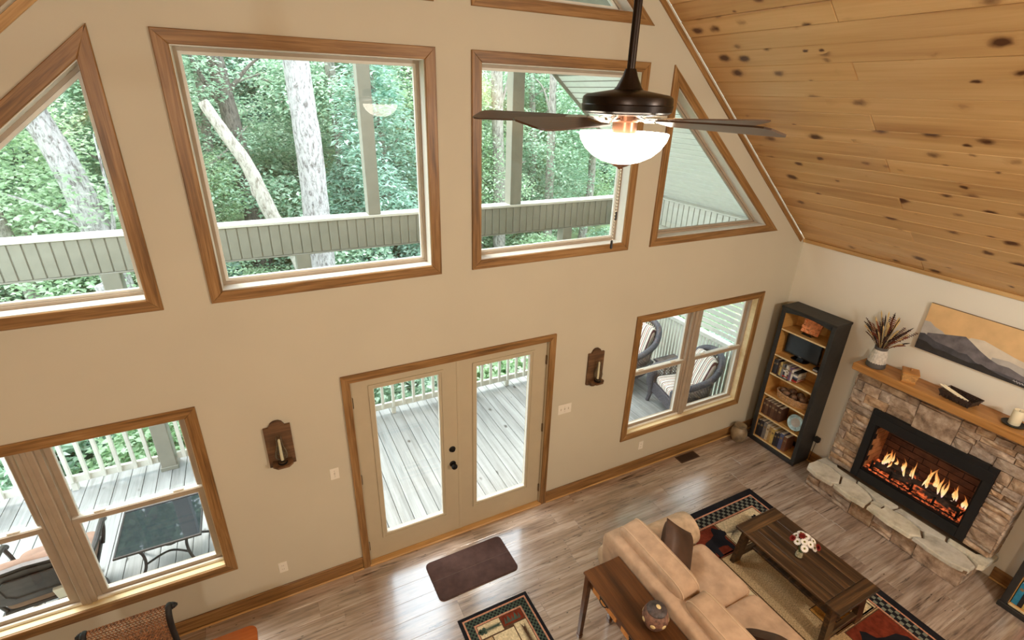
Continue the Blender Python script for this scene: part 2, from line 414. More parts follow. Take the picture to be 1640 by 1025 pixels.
# stone: each piece its own tone
def stone(name, tones, bumpd=0.012, sc=9.0):
    k = NT(name); v = k.coord(50.0); n1 = k.noise(v, sc, 6, 0.65); n2 = k.noise(v, sc*3.1, 5, 0.7)
    a = k.ramp(n1, [(0.32, lin(tones[0])), (0.5, lin(tones[1])), (0.7, lin(tones[2]))])
    hs = k.n('HueSaturation'); k.t.links.new(a, hs.inputs['Color']); k.t.links.new(k.math('ADD', k.math('MULTIPLY', k.rand, 0.42), 0.78), hs.inputs['Value'])
    fr = k.math('FRACT', k.math('MULTIPLY', k.rand, 17.0)); k.t.links.new(k.math('ADD', k.math('MULTIPLY', fr, 0.5), 0.7), hs.inputs['Saturation'])
    k.set(Base__Color=hs.outputs[0], Roughness=0.85); k.b.inputs['Specular IOR Level'].default_value = 0.25
    k.bump(k.math('ADD', k.math('MULTIPLY', n1, 0.7), k.math('MULTIPLY', n2, 0.4)), 0.9, bumpd)
stone('ledge_stone', [(120,98,80), (172,147,124), (212,192,170)], 0.018)
stone('hearth_slab', [(168,162,144), (202,197,180), (220,216,202)], 0.010, 6)
def two_sided_fresnel(k, ior):
    ge = k.n('NewGeometry'); f = k.n('Fresnel'); k.t.links.new(k.math('ADD', ior, k.math('MULTIPLY', ge.outputs['Backfacing'], 1/ior-ior)), f.inputs['IOR']); return f
# glass panes: transparent with mirror reflection by angle
k = NT('window_glass'); k.t.nodes.remove(k.b); tr = k.n('BsdfTransparent'); gl = k.n('BsdfGlossy', Roughness=0.0); fr = two_sided_fresnel(k, 1.5)
mx = k.n('MixShader'); k.t.links.new(fr.outputs[0], mx.inputs[0]); k.t.links.new(tr.outputs[0], mx.inputs[1]); k.t.links.new(gl.outputs[0], mx.inputs[2]); k.t.links.new(mx.outputs[0], k.out.inputs[0])
k = NT('clear_glass'); k.t.nodes.remove(k.b); tr = k.n('BsdfTransparent', Color=(0.93,0.95,0.94,1)); gl = k.n('BsdfGlossy', Roughness=0.03); fr = two_sided_fresnel(k, 1.45)
mx = k.n('MixShader'); k.t.links.new(fr.outputs[0], mx.inputs[0]); k.t.links.new(tr.outputs[0], mx.inputs[1]); k.t.links.new(gl.outputs[0], mx.inputs[2]); k.t.links.new(mx.outputs[0], k.out.inputs[0])
k = plain('smoked_glass', (40,44,48), 0.03, 0.0, var=0.02, spec=0.9)
# lamp bowl, flames, embers
k = NT('lamp_bowl'); k.set(Base__Color=lin((250,236,205)), Roughness=0.4); k.b.inputs['Emission Color'].default_value = (1.0,0.90,0.74,1); k.b.inputs['Emission Strength'].default_value = 10.0
k = NT('flame'); k.t.nodes.remove(k.b); v = k.n('TexCoord'); sx = k.n('SeparateXYZ'); k.t.links.new(v.outputs['Generated'], sx.inputs[0])
nz = k.noise(k.map(k.coord(9.0), (22, 22, 7)), 1.0, 4, 0.6, 1.4); hgt = sx.outputs[2]
em = k.n('Emission', Strength=1.25); k.t.links.new(k.ramp(k.math('ADD', hgt, k.math('MULTIPLY', k.math('SUBTRACT', nz, 0.5), 0.7)), [(0.0, (0.75,0.45,0.5,1)), (0.18, (1.0,0.74,0.38,1)), (0.45, (1.0,0.55,0.17,1)), (0.75, (0.9,0.28,0.06,1)), (1.0, (0.5,0.10,0.02,1))]), em.inputs[0])
lw = k.n('LayerWeight', Blend=0.35); tr = k.n('BsdfTransparent'); mx = k.n('MixShader')
thin = k.math('ADD', k.math('MULTIPLY', hgt, 0.75), k.math('ADD', k.math('MULTIPLY', lw.outputs['Facing'], 0.9), k.math('MULTIPLY', nz, -0.9)))
k.t.links.new(k.ramp(thin, [(-0.0, (0.25,0.25,0.25,1)), (0.42, (1,1,1,1))]), mx.inputs[0])
k.t.links.new(em.outputs[0], mx.inputs[1]); k.t.links.new(tr.outputs[0], mx.inputs[2]); k.t.links.new(mx.outputs[0], k.out.inputs[0])
k = NT('charred_log'); v = k.coord(); n = k.noise(v, 9, 5, 0.6); k.set(Base__Color=k.ramp(k.noise(v, 24, 3), [(0.3, lin((22,16,14))), (0.7, lin((70,50,40)))]), Roughness=0.9)
k.b.inputs['Emission Color'].default_value = (1.0,0.16,0.04,1); k.t.links.new(k.math('MULTIPLY', k.ramp(n, [(0.56, (0,0,0,1)), (0.68, (1,1,1,1))]), 0.9), k.b.inputs['Emission Strength'])
k = NT('ember_bed'); v = k.coord(); n = k.noise(v, 34, 5, 0.7); k.set(Base__Color=lin((40,22,18)), Roughness=0.95)
k.b.inputs['Emission Color'].default_value = (1.0,0.18,0.05,1); k.t.links.new(k.math('MULTIPLY', k.ramp(n, [(0.46, (0,0,0,1)), (0.66, (1,1,1,1))]), 1.3), k.b.inputs['Emission Strength'])
# striped cushion
def stripes(name, axis, period):
    k = NT(name); tc = k.n('TexCoord'); sx = k.n('SeparateXYZ'); k.t.links.new(tc.outputs['Object'], sx.inputs[0])
    f = k.math('FRACT', k.math('DIVIDE', k.math('ADD', sx.outputs[axis], 5.0), period))
    k.set(Base__Color=k.ramp(f, [(0.0, lin((226,220,208))), (0.22, lin((96,60,60))), (0.34, lin((214,204,190))), (0.48, lin((150,140,128))), (0.58, lin((230,224,214))), (0.72, lin((146,78,66))), (0.82, lin((226,220,208))), (0.92, lin((88,84,86)))], 'CONSTANT'), Roughness=0.9)
stripes('stripe_cushion', 1, 0.14)
# leaves
def leafmat(name, a, b, c):
    k = NT(name); ge = k.n('NewGeometry'); oi = k.n('ObjectInfo')
    r = k.math('ADD', k.math('MULTIPLY', ge.outputs['Random Per Island'], 0.7), k.math('MULTIPLY', oi.outputs['Random'], 0.3))
    col = k.ramp(r, [(0.1, lin(a)), (0.5, lin(b)), (0.95, lin(c))])
    df = k.n('BsdfDiffuse'); tl = k.n('BsdfTranslucent'); gl = k.n('BsdfGlossy', Roughness=0.35)
    k.t.links.new(col, df.inputs[0]); k.t.links.new(col, tl.inputs[0]); k.t.nodes.remove(k.b)
    mx = k.n('MixShader', _0=0.48); k.t.links.new(df.outputs[0], mx.inputs[1]); k.t.links.new(tl.outputs[0], mx.inputs[2])
    m2 = k.n('MixShader', _0=0.05); k.t.links.new(mx.outputs[0], m2.inputs[1]); k.t.links.new(gl.outputs[0], m2.inputs[2]); k.t.links.new(m2.outputs[0], k.out.inputs[0])
leafmat('leaf_bright', (138,174,126), (184,212,172), (228,242,218))
leafmat('leaf_mid', (122,160,130), (164,196,168), (214,232,212))
leafmat('leaf_deep', (108,148,128), (150,184,166), (200,222,206))
leafmat('leaf_pine', (150,190,172), (190,222,206), (226,242,232))
def bark(name, a, b):
    k = NT(name); v = k.coord(); n = k.noise(k.map(v, (11, 11, 4.0)), 1.6, 6, 0.75, 0.5)
    k.set(Base__Color=k.ramp(n, [(0.36, lin(a)), (0.52, lin(b)), (0.8, lin(tuple(min(255, x+24) for x in b)))]), Roughness=0.9); k.bump(n, 1.0, 0.05)
bark('bark_pale', (112,102,100), (204,199,198)); bark('bark_grey', (92,88,82), (164,158,148)); bark('bark_dark', (66,60,56), (124,116,108))
bark('bark_dead', (140,128,114), (204,196,184))
plain('forest_floor', (112,132,92), 0.95, var=0.3, scale=2.5, bump=0.5, bscale=20)

# ------------------------------------------------------------------ room shell
XR = 4.493; EAVE = 2.725; SL = 0.848; RZ = EAVE+SL*XR; YB = -7.4; RL = math.sqrt(1+SL*SL)
def roofz(x): return RZ-SL*abs(x)
TA, TB, Z1B, Z1T = 0.134, 1.76, 2.88, 4.499
def rect(x0, x1, z0, z1): return [(x0, z0), (x1, z0), (x1, z1), (x0, z1)]
UP_R = [(TA, 4.764), (1.748, 4.764), (TA, 4.764+SL*(1.748-TA))]
TRI_R = [(2.032, 2.88), (3.932, 2.88), (2.032, 4.494)]
def mir(p): return [(-x, z) for x, z in reversed(p)]
WIN = {'window_1': rect(-TB, -TA, Z1B, Z1T), 'window_2': rect(TA, TB, Z1B, Z1T), 'window_3': TRI_R, 'window_4': mir(TRI_R),
       'window_5': UP_R, 'window_6': mir(UP_R), 'window_7': rect(2.009, 3.985, 0.513, 2.126), 'window_8': rect(-3.985, -2.009, 0.513, 2.126)}
DOOR = rect(-1.01, 1.01, 0.0, 2.124)
WT = 0.17
holes = [inset(p, 0.068) for p in WIN.values()] + [[(-0.955, 0.0), (0.955, 0.0), (0.955, 2.07), (-0.955, 2.07)]]
# the door cut reaches the floor, so it is part of the outline
outl = [(-XR, 0), (-0.955, 0), (-0.955, 2.07), (0.955, 2.07), (0.955, 0), (XR, 0), (XR, EAVE), (0, RZ), (-XR, EAVE)]
struct(plate_with_holes('wall_back', outl, holes[:-1], WT, 'wall_paint', lambda a, b, t: (a, t, b)), 'tall beige gable wall pierced by windows and a double door')
FB = (-2.50, -1.41, 0.34, 1.19)   # firebox opening in y and z
struct(plate_with_holes('wall_right', [(YB, 0), (WT, 0), (WT, EAVE+0.05), (YB, EAVE+0.05)], [[(FB[0], FB[2]), (FB[1], FB[2]), (FB[1], FB[3]), (FB[0], FB[3])]], 0.15, 'wall_paint_lit', lambda a, b, t: (XR+t, a, b)), 'low side wall behind the fireplace, its brighter light put into the colour')
struct(MB().box(-XR-0.15, -XR, YB, WT, 0, EAVE+0.05).obj('wall_left', 'wall_paint'), 'beige side wall opposite the fireplace')
struct(MB().prism([(-XR, 0), (XR, 0), (XR, EAVE), (0, RZ), (-XR, EAVE)], YB-0.15, YB, 'y').obj('wall_front', 'wall_paint'), 'beige gable wall at the far end of the room')
# floor: sub-floor plus planks running along the gable wall
floor = struct(MB().box(-XR-0.15, XR+0.15, YB-0.15, WT, -0.12, -0.008).obj('floor', 'floor_plank'), 'weathered grey-brown wood plank floor')
random.seed(3); PWI = 0.178
for r in range(21):
    y = -r*PWI; x = -3.3-random.random()*1.1
    while x < XR-0.01:
        L = 1.22; x0 = max(x, -3.4 if r > 3 else -4.2); x1 = min(x+L, XR)
        if x1-x0 > 0.03: plank('plank', (x0+0.0004, y-PWI+0.0004, 0), (1,0,0), (0,0,1), x1-x0-0.0008, PWI-0.0008, 0.008, 'floor_plank', floor, 0.0012)
        x += L
rest = MB(); rest.box(-XR, XR, YB, -21*PWI, -0.008, 0).box(-XR, -4.2, -21*PWI, 0, -0.008, 0).box(-4.2, -3.4, -21*PWI, -4*PWI, -0.008, 0)
o = rest.obj('plank_field', 'floor_plank', floor); o['kind'] = 'stuff'
# ceilings
slopeR = Vector((-1, 0, SL)).normalized(); nR = Vector((-SL, 0, -1)).normalized()
def slab(name, sgn, y0, y1, t0, t1, x0=0.0, x1=XR, mat='pine_ceiling'):
    def q(x, t): return (sgn*(x+SL/RL*t), RZ-SL*x+t/RL)
    return MB().prism([q(x0, t0), q(x1, t0), q(x1, t1), q(x0, t1)], y0, y1, 'y').obj(name, mat)
ceil = struct(slab('ceiling', 1, YB-0.15, 0.0, 0.024, 0.16), 'knotty pine plank ceiling sloping down to the fireplace wall')
o = slab('ceiling', -1, YB-0.15, 0.0, 0.0, 0.16, -0.1, XR+.1); struct(o, 'pine ceiling slope on the other side of the ridge')
BW = 0.17; nrow = int(XR*RL/BW)+1
random.seed(11)
for r in range(nrow):
    s0 = r*BW; w = min(BW, XR*RL-s0)
    if w < 0.02: continue
    cuts = [0.0] + ([1.30, 4.4] if r % 3 == 0 else ([3.05+0.2*(r % 2), 4.4] if r % 3 == 1 else [2.45, 4.4]))
    for a, b in zip(cuts[:-1], cuts[1:]):
        # slightly uneven boards
        org = Vector((XR, -a-0.0008, EAVE)) + slopeR*(s0+0.001) - nR*random.choice([0, 0.001, 0.0018])
        ex = Vector((0, -1, 0)); ey = nR.cross(ex)
        if ey.dot(slopeR) < 0: ex = Vector((0, 1, 0)); org = org + Vector((0, -(b-a)+0.0016, 0))
        plank('board', org, ex, nR, b-a-0.0024, w-0.003, 0.022, 'pine_ceiling', ceil, 0.004)
o = slab('board_field', 1, YB, -4.4, 0.0, 0.022); o.parent = ceil; o['kind'] = 'stuff'
# trims along the ceiling edges
g = Vector((0, -1, 0))
t1 = struct(plank('trim_1', Vector((XR-0.03, -0.012, EAVE+0.03*SL))+nR*0.022, slopeR, (0,-1,0), XR*RL-0.05, 0.045, 0.012, 'oak_trim'), 'wood strip where the gable wall meets the ceiling')
nL = Vector((SL, 0, -1)).normalized(); slopeL = Vector((1, 0, SL)).normalized()
o = plank('trim_2', Vector((-XR+0.03, -0.02, EAVE+0.03*SL))+nL*0.067, slopeL, (0,-1,0), XR*RL-0.05, 0.045, 0.02, 'oak_trim_light'); struct(o, 'light wood strip on the other slope of the gable')
for i in range(3):
    o = plank('trim_%d' % (3+i), (XR-0.022, -0.001-1.55*i, EAVE-0.034), (0,-1,0), (-1,0,0), 1.549, 0.04, 0.02, 'oak_trim_light'); struct(o)
    o.matrix_basis = Matrix(((0,0,-1,XR-0.022),(-1,0,0,-0.001-1.55*i),(0,1,0,EAVE-0.034),(0,0,0,1)))
# baseboards
def baseboard(name, x0, x1):
    o = struct(plank(name, (x0, -0.016, 0.002), (1,0,0), (0,-1,0), x1-x0, 0.145, 0.015, 'oak_trim', None, 0.004))
    plank('shoe_moulding', (0, 0, 0.0165), (1,0,0), (0,0,1), x1-x0, 0.02, 0.016, 'oak_trim_light', o, 0.005)
    return o
baseboard('baseboard_back', 1.012, XR-0.001); baseboard('baseboard_back', -XR+0.001, -1.012)
def base_r(name, y0, y1):
    o = struct(plank(name, (XR-0.016, y0, 0.002), (0,-1,0), (-1,0,0), y0-y1, 0.145, 0.015, 'oak_trim', None, 0.004))
    plank('shoe_moulding', (0, 0, 0.0165), (1,0,0), (0,0,1), y0-y1, 0.02, 0.016, 'oak_trim_light', o, 0.005)
base_r('baseboard_right', -0.02, -1.10); base_r('baseboard_right', -2.76, -7.3)

# ------------------------------------------------------------------ windows
def ring(m, outer, inner, y0, y1):
    n = len(outer); vs = [(x, y, z) for y in (y0, y1) for P in (outer, inner) for x, z in P]; fs = []
    for i in range(n):
        j = (i+1) % n; a, b, c, d = i, j, n+j, n+i
        fs += [(a, b, c, d), (2*n+a, 2*n+d, 2*n+c, 2*n+b), (a, 2*n+a, 2*n+b, b), (d, c, 2*n+c, 2*n+d)]
    m.add(vs, fs); return m
def pane(parent, poly, y, name='pane'):
    return MB().prism(poly, y-0.002, y+0.002, 'y').obj(name, 'window_glass', parent)
def make_window(name, poly, label, jamb):
    w = struct(bpy.data.objects.new(name, None), label); COL.objects.link(w)
    mitre(w, poly, 0.078, -0.018, 0.0, 'oak_trim')
    op = inset(poly, 0.0685)
    # wooden or painted lining of the opening
    n = len(op); inn = inset(op, 0.014)
    for i in range(n):
        j = (i+1) % n
        MB().prism([op[i], op[j], inn[j], inn[i]], 0.0, 0.105, 'y').obj('jamb', jamb if not (jamb == 'frame_white' and i) else 'frame_white', w)
    return w, op
for nm in ('window_1', 'window_2', 'window_3', 'window_4', 'window_5', 'window_6'):
    lab = {'window_1': 'large square picture window showing a pale tree trunk', 'window_2': 'square picture window partly behind the ceiling fan', 'window_3': 'triangular window beside the pine ceiling',
           'window_4': 'triangular window at the left edge of the gable wall', 'window_5': 'triangular window cut off at the top above the fan', 'window_6': 'triangular window at the very top on the other side of the ridge'}[nm]
    w, op = make_window(nm, WIN[nm], lab, 'frame_white')
    a = inset(op, 0.0); b = inset(op, 0.034)
    ring(MB(), a, b, 0.105, 0.165).obj('window_frame', 'frame_taupe', w)
    c = inset(op, 0.03); ring(MB(), c, inset(op, 0.052), 0.12, 0.15).obj('glazing_bead', 'frame_white' if nm != 'window_3' else 'frame_taupe', w)
    pane(w, inset(op, 0.045), 0.135)
for nm, sg in (('window_7', 1), ('window_8', -1)):
    w, op = make_window(nm, WIN[nm], 'double sash window beside the bookcase with wicker chairs beyond it' if sg > 0 else 'double sash window at the lower left with a patio table beyond it', 'pine_raw')
    x0, z0 = op[0]; x1, z1 = op[2]; cx = (x0+x1)/2
    MB().box(cx-0.048, cx+0.048, 0.045, 0.165, z0+.014, z1-.014, 0.006).box(cx-0.014, cx+0.014, 0.038, 0.05, z0+.014, z1-.014, 0.003).obj('mullion', 'frame_taupe', w)
    for ua, ub in ((x0, cx-0.048), (cx+0.048, x1)):
        ring(MB(), rect(ua, ub, z0, z1), rect(ua+0.03, ub-0.03, z0+0.035, z1-0.03), 0.07, 0.165).obj('window_frame', 'frame_taupe', w)
        zm = 1.345
        for lo, hi, yy in ((zm-0.02, z1-0.03, 0.128), (z0+0.03, zm+0.02, 0.094)):
            A = rect(ua+0.028, ub-0.028, lo, hi); s = ring(MB(), A, inset(A, 0.038), yy-0.014, yy+0.014).obj('sash', 'frame_taupe', w)
            ring(MB(), inset(A, 0.034), inset(A, 0.043), yy-0.012, yy+0.012).obj('glazing_bead', 'frame_white', s)
            pane(s, inset(A, 0.036), yy)
            if yy < 0.1:
                MB().box(ua+0.03, ub-0.03, 0.088, 0.125, zm+0.018, zm+0.026, 0.002).obj('meeting_rail', 'frame_white', s)
                for fx in (0.22, 0.78):
                    xx = ua+(ub-ua)*fx; MB().box(xx-0.035, xx+0.035, 0.092, 0.116, zm+0.026, zm+0.04, 0.004).obj('sash_lock', 'plate_white', s)
    MB().box(x0+.014, x1-.014, 0.055, 0.075, z0+.014, z0+0.04, 0.003).obj('sill_bead', 'frame_white', w)

# ------------------------------------------------------------------ double door
dr = struct(bpy.data.objects.new('door_1', None), 'cream double door with full-length glass panes'); COL.objects.link(dr)
cw = 0.066
def casing_piece(poly, name='casing'):
    xs = [p[0] for p in poly]; zs = [p[1] for p in poly]
    MB().prism(poly, -0.02, 0.0, 'y').obj(name, 'oak_trim', dr)
def cas(org, ex, L, polyl):
    m = MB(); m.prism(polyl, -0.02, 0.0, 'z'); o = m.obj('casing', 'oak_trim', dr); ex = Vector(ex); ez = Vector((0,-1,0)); ey = ez.cross(ex)
    o.matrix_basis = Matrix(((ex.x, ey.x, ez.x, org[0]), (ex.y, ey.y, ez.y, -0.02), (ex.z, ey.z, ez.z, org[1]), (0,0,0,1)))
cas((-1.01, 2.124), (1,0,0), 2.02, [(0, 0), (2.02, 0), (2.02-cw, -cw), (cw, -cw)])
cas((-1.01, 0.002), (0,0,1), 2.122, [(0, 0), (2.122, 0), (2.122-cw, -cw), (0, -cw)])
cas((1.01, 0.002), (0,0,1), 2.122, [(0, 0), (2.122, 0), (2.122-cw, cw), (0, cw)])
for x0, x1 in ((-0.954, -0.938), (0.938, 0.954)): MB().box(x0, x1, 0.0, WT, 0, 2.069).obj('door_jamb', 'door_paint', dr)
MB().box(-0.938, 0.938, 0.0, WT, 2.053, 2.069).obj('door_jamb', 'door_paint', dr)
MB().box(-0.953, 0.953, -0.03, WT+0.02, 0.0, 0.026, 0.006).obj('threshold', 'oak_trim_light', dr)
for x0, x1, g0, g1, hx in ((-0.935, -0.004, -0.757, -0.177, -0.938), (0.004, 0.935, 0.185, 0.757, 0.938)):
    z0, z1, gz0, gz1 = 0.03, 2.05, 0.305, 1.937
    lf = ring(MB(), rect(x0, x1, z0, z1), rect(g0-0.03, g1+0.03, gz0-0.03, gz1+0.03), 0.03, 0.074).obj('door_leaf', 'door_paint', dr)
    A = rect(g0-0.04, g1+0.04, gz0-0.04, gz1+0.04); B = inset(A, 0.018)
    # raised moulding: outer bead slopes to the glass
    mm = MB(); ring(mm, A, B, 0.020, 0.034); ring(mm, B, inset(A, 0.040), 0.026, 0.05); ring(mm, A, inset(A, 0.04), 0.066, 0.082); mm.obj('lite_frame', 'door_paint', lf)
    ring(MB(), inset(A, 0.038), inset(A, 0.046), 0.033, 0.06).obj('glazing_bead', 'frame_white', lf)
    pane(lf, inset(A, 0.038), 0.05)
    for hz in (0.22, 1.03, 1.84): MB().box(hx-0.011, hx+0.011, 0.012, 0.034, hz-0.05, hz+0.05, 0.004).obj('hinge', 'hinge', lf)
    if x0 < -0.5:
        for zz, big in ((1.08, 0), (0.905, 1)):
            h = MB(); pr = [(0, 0), (0.032, 0), (0.032, 0.008), (0.026, 0.012)] + ([(0.012, 0.014), (0.012, 0.034), (0.028, 0.042), (0.031, 0.054), (0.026, 0.066), (0.012, 0.072), (0, 0.073)] if big else [(0.024, 0.02), (0.02, 0.026), (0, 0.027)])
            h.lathe(pr, 20); h.xf(Matrix.Rotation(PI/2, 4, 'X')); h.obj('door_knob' if big else 'deadbolt', 'dark_iron', lf, (-0.068, 0.03, zz), smooth=True)
MB().box(-0.012, 0.012, 0.026, 0.032, 0.03, 2.05, 0.002).obj('astragal', 'door_paint', dr)

# ------------------------------------------------------------------ porch
DZ = -0.06; PY0, PY1 = 2.47, 2.60; PXL = -5.2
deck = struct(MB().box(PXL, 4.55, WT+0.005, 2.66, DZ-0.32, DZ-0.04).obj('deck', 'deck_wood'), 'whitewashed plank deck outside the windows')
DW = 0.142; x = PXL
while x < 4.5:
    plank('deck_board', (x+DW-0.004, WT+0.01, DZ), (0,1,0), (0,0,1), 2.5, DW-0.006, 0.036, 'deck_wood', deck, 0.003); x += DW
# lower posts, beam clad in vinyl slats, upper posts
lp = ((-4.65, 'corner'), (-2.81, 'a'), (-0.97, 'b'), (0.87, 'c'), (2.70, 'd'), (4.42, 'e'))
lab = ['square white porch post at the far left of the deck', 'square white porch post seen through the lower left window', 'square white porch post below the big square window view', 'square white porch post behind the double door', 'square white porch post seen under the beam in the window behind the fan', 'square white corner porch post by the louvred side']
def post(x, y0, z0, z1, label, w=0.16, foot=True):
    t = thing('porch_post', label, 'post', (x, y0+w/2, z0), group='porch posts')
    MB().box(-w/2, w/2, -w/2, w/2, 0, z1-z0, 0.006).obj('shaft', 'vinyl_shaded', t)
    if foot: MB().box(-w/2-0.012, w/2+0.012, -w/2-0.012, w/2+0.012, 0, 0.05, 0.004).obj('post_foot', 'vinyl_shaded', t)
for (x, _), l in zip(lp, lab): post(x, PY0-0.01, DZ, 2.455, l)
beam = thing('porch_beam', 'long vinyl-clad porch beam with a white cap crossing the upper windows', 'beam', (0, PY0, 2.455))
MB().box(PXL, 4.5, 0.012, 0.15, 0.0, 0.36).obj('core', 'vinyl_shaded', beam)
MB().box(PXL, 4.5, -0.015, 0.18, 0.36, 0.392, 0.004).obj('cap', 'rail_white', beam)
MB().box(PXL, 4.5, -0.008, 0.16, -0.014, 0.002, 0.003).obj('bottom_trim', 'vinyl_shaded', beam)
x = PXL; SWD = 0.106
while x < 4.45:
    plank('slat', (x+0.003, 0.0, 0.004), (1,0,0), (0,-1,0), SWD-0.012, 0.354, 0.012, 'vinyl_shaded', beam, 0.004); x += SWD
beam2 = thing('side_beam', 'vinyl-clad side beam under the sloping porch roof seen through the triangular window', 'beam', (4.36, 0.18, 2.39))
MB().box(0.012, 0.14, 0.0, 2.26, 0.0, 0.40).obj('core', 'vinyl_shaded', beam2); MB().box(-0.015, 0.16, 0.0, 2.26, 0.40, 0.42, 0.004).obj('cap', 'rail_white', beam2)
y = 0.0
while y < 2.2:
    plank('slat', (0.0, y+SWD-0.004, 0.004), (0,-1,0), (-1,0,0), SWD-0.012, 0.394, 0.012, 'rail_white', beam2, 0.004); y += SWD
for x, l, top in ((-0.10, 'white upper post rising from the beam in the big square window', 6.3), (1.82, 'white upper post rising from the beam behind the fan blade', roofz(1.82)+0.04)): post(x, PY0, 2.847, top, l, 0.15 if x < 1 else 0.17, False)
# porch roof, right-hand slope with soffit boards
prf = struct(MB().prism([(0.0-.05, RZ+0.10), (XR+0.35, roofz(XR+0.35)+0.10), (XR+0.35, roofz(XR+0.35)+0.26), (-.05, RZ+0.26)], WT+0.01, 2.74, 'y').obj('porch_roof', 'roof_gap_shade'), 'sloping white porch roof outside the right-hand windows')
SB = 0.104; s0 = 0.0
while s0 < (XR+0.34)*RL-SB:
    org = Vector((XR+0.34, WT+0.012, roofz(XR+0.34)+0.08))+slopeR*s0
    plank('soffit_board', org+Vector((0, 2.7-WT, 0))*0, (0,1,0), nR, 2.55, SB-0.010, 0.016, 'soffit_white', prf, 0.004); s0 += SB
    o = prf.children[-1]
    if (nR.cross(Vector((0,1,0)))).dot(slopeR) < 0: o.matrix_basis.translation = org+slopeR*SB
MB().prism([(0.0-.05, RZ+0.05), (XR+0.36, roofz(XR+0.36)+0.05), (XR+0.36, roofz(XR+0.36)+0.27), (-.05, RZ+0.27)], 2.715, 2.745, 'y').obj('rake_board', 'vinyl_shaded', prf)
# railing along the front, in bays between posts
def rail_bay(x0, x1, label):
    t = thing('railing', label, 'railing', (x0, PY0+0.06, DZ), group='deck railing bays'); L = x1-x0
    MB().box(0, L, -0.02, 0.02, 0.10, 0.19, 0.004).obj('bottom_rail', 'rail_white', t); MB().box(0, L, -0.045, 0.045, 0.90, 0.935, 0.004).obj('top_rail', 'rail_white', t)
    MB().box(0, L, -0.02, 0.02, 0.82, 0.90, 0.004).obj('upper_rail', 'rail_white', t)
    MB().box(L/2-0.03, L/2+0.03, -0.03, 0.03, 0.0, 0.10, 0.004).obj('rail_foot', 'rail_white', t)
    n = int(L/0.138); me = MB().box(-0.019, 0.019, -0.019, 0.019, 0, 0.76, 0.003).mesh('baluster')
    for i in range(n): link('baluster', me, 'rail_white', t, ((i+0.5)*L/n, -0.035, 0.12))
xs = [p[0] for p in lp]
labs = ['white baluster railing bay at the far left end of the deck', 'white baluster railing bay just right of the lower left window post', 'white baluster railing bay seen through the left door leaf', 'white baluster railing bay seen through the right door leaf', 'white baluster railing bay near the louvred corner']
for i in range(5): rail_bay(xs[i]+0.096, xs[i+1]-0.096, labs[i])
# side screen: close balusters below, louvre slats above
sd = thing('side_screen', 'white side screen of upright slats with louvres above, behind the wicker chairs', 'screen', (4.40, 0.20, DZ))
MB().box(0, 0.05, 0, 2.2, 0.06, 0.15, 0.004).obj('bottom_rail', 'rail_white', sd); MB().box(-0.03, 0.08, 0, 2.2, 1.02, 1.08, 0.004).obj('top_rail', 'rail_white', sd)
me = MB().box(0, 0.03, -0.021, 0.021, 0, 0.90, 0.003).mesh('upright_slat')
for i in range(34): link('upright_slat', me, 'rail_white', sd, (0, 0.04+i*0.064, 0.13))
MB().box(-0.02, 0.07, 1.18, 1.28, 1.08, 2.45, 0.004).obj('mid_post', 'rail_white', sd); MB().box(-0.02, 0.07, 0.0, 0.08, 0, 2.45, 0.004).obj('wall_post', 'rail_white', sd)
for a, b in ((0.09, 1.17), (1.29, 2.2)):
    ml = MB().box(-0.006, 0.006, a, b, -0.032, 0.032, 0.002).mesh('louvre_slat')
    for i in range(15): link('louvre_slat', ml, 'rail_white', sd, (0.02, 0, 1.17+i*0.088), (0, 0.25, 0))

# ------------------------------------------------------------------ fireplace
fp = thing('fireplace', 'stacked ledgestone fireplace surround with a black insert and burning logs', 'fireplace', (0, 0, 0))
XF = 4.30
MB().box(XF+0.03, XR, -2.72, -2.515, 0.30, 1.56).box(XF+0.03, XR, -1.40, -1.14, 0.30, 1.56).box(XF+0.03, XR, -2.515, -1.40, 1.205, 1.56).obj('mortar_backing', 'grout', fp)
random.seed(21)
def stone_piece(parent, y0, y1, z0, z1, x0=XF, x1=XF+0.06, name='stone', mat='ledge_stone'):
    """a split-face block facing -x with an uneven, slightly domed face"""
    w, h = y1-y0, z1-z0; g = 0.003; j = min(w, h)*0.07
    ny = 3; nz = 2; vs = []; fs = []
    px = random.uniform(-0.014, 0.012)
    def jj(a): return random.uniform(-a, a)
    rim = []
    for k in range(nz+1):
        for i in range(ny+1):
            edge = i in (0, ny) or k in (0, nz)
            yy = y0+g+(w-2*g)*i/ny+(0 if i in (0, ny) else jj(j)); zz = z0+g+(h-2*g)*k/nz+(0 if k in (0, nz) else jj(j))
            if i in (0, ny): yy += jj(0.003)
            if k in (0, nz): zz += jj(0.003)
            vs.append((x0+px+(0.013+jj(0.004) if edge else jj(0.006)), yy, zz))
    n0 = len(vs); W = ny+1
    for k in range(nz):
        for i in range(ny): fs.append((k*W+i, k*W+i+1, (k+1)*W+i+1, (k+1)*W+i))
    ring_ = [i for i in range(W)] + [k*W+ny for k in range(1, nz+1)] + [nz*W+i for i in range(ny-1, -1, -1)] + [k*W for k in range(nz-1, 0, -1)]
    for q in ring_: vs.append((x1, vs[q][1], vs[q][2]))
    m = len(ring_)
    for a in range(m): fs.append((ring_[a], ring_[(a+1) % m], n0+(a+1) % m, n0+a))
    fs.append(tuple(n0+a for a in range(m)))
    cy, cz = (y0+y1)/2, (z0+z1)/2
    mb = MB().add([(a-x0, b-cy, c-cz) for a, b, c in vs], fs)
    return mb.obj(name, mat, parent, (x0, cy, cz))
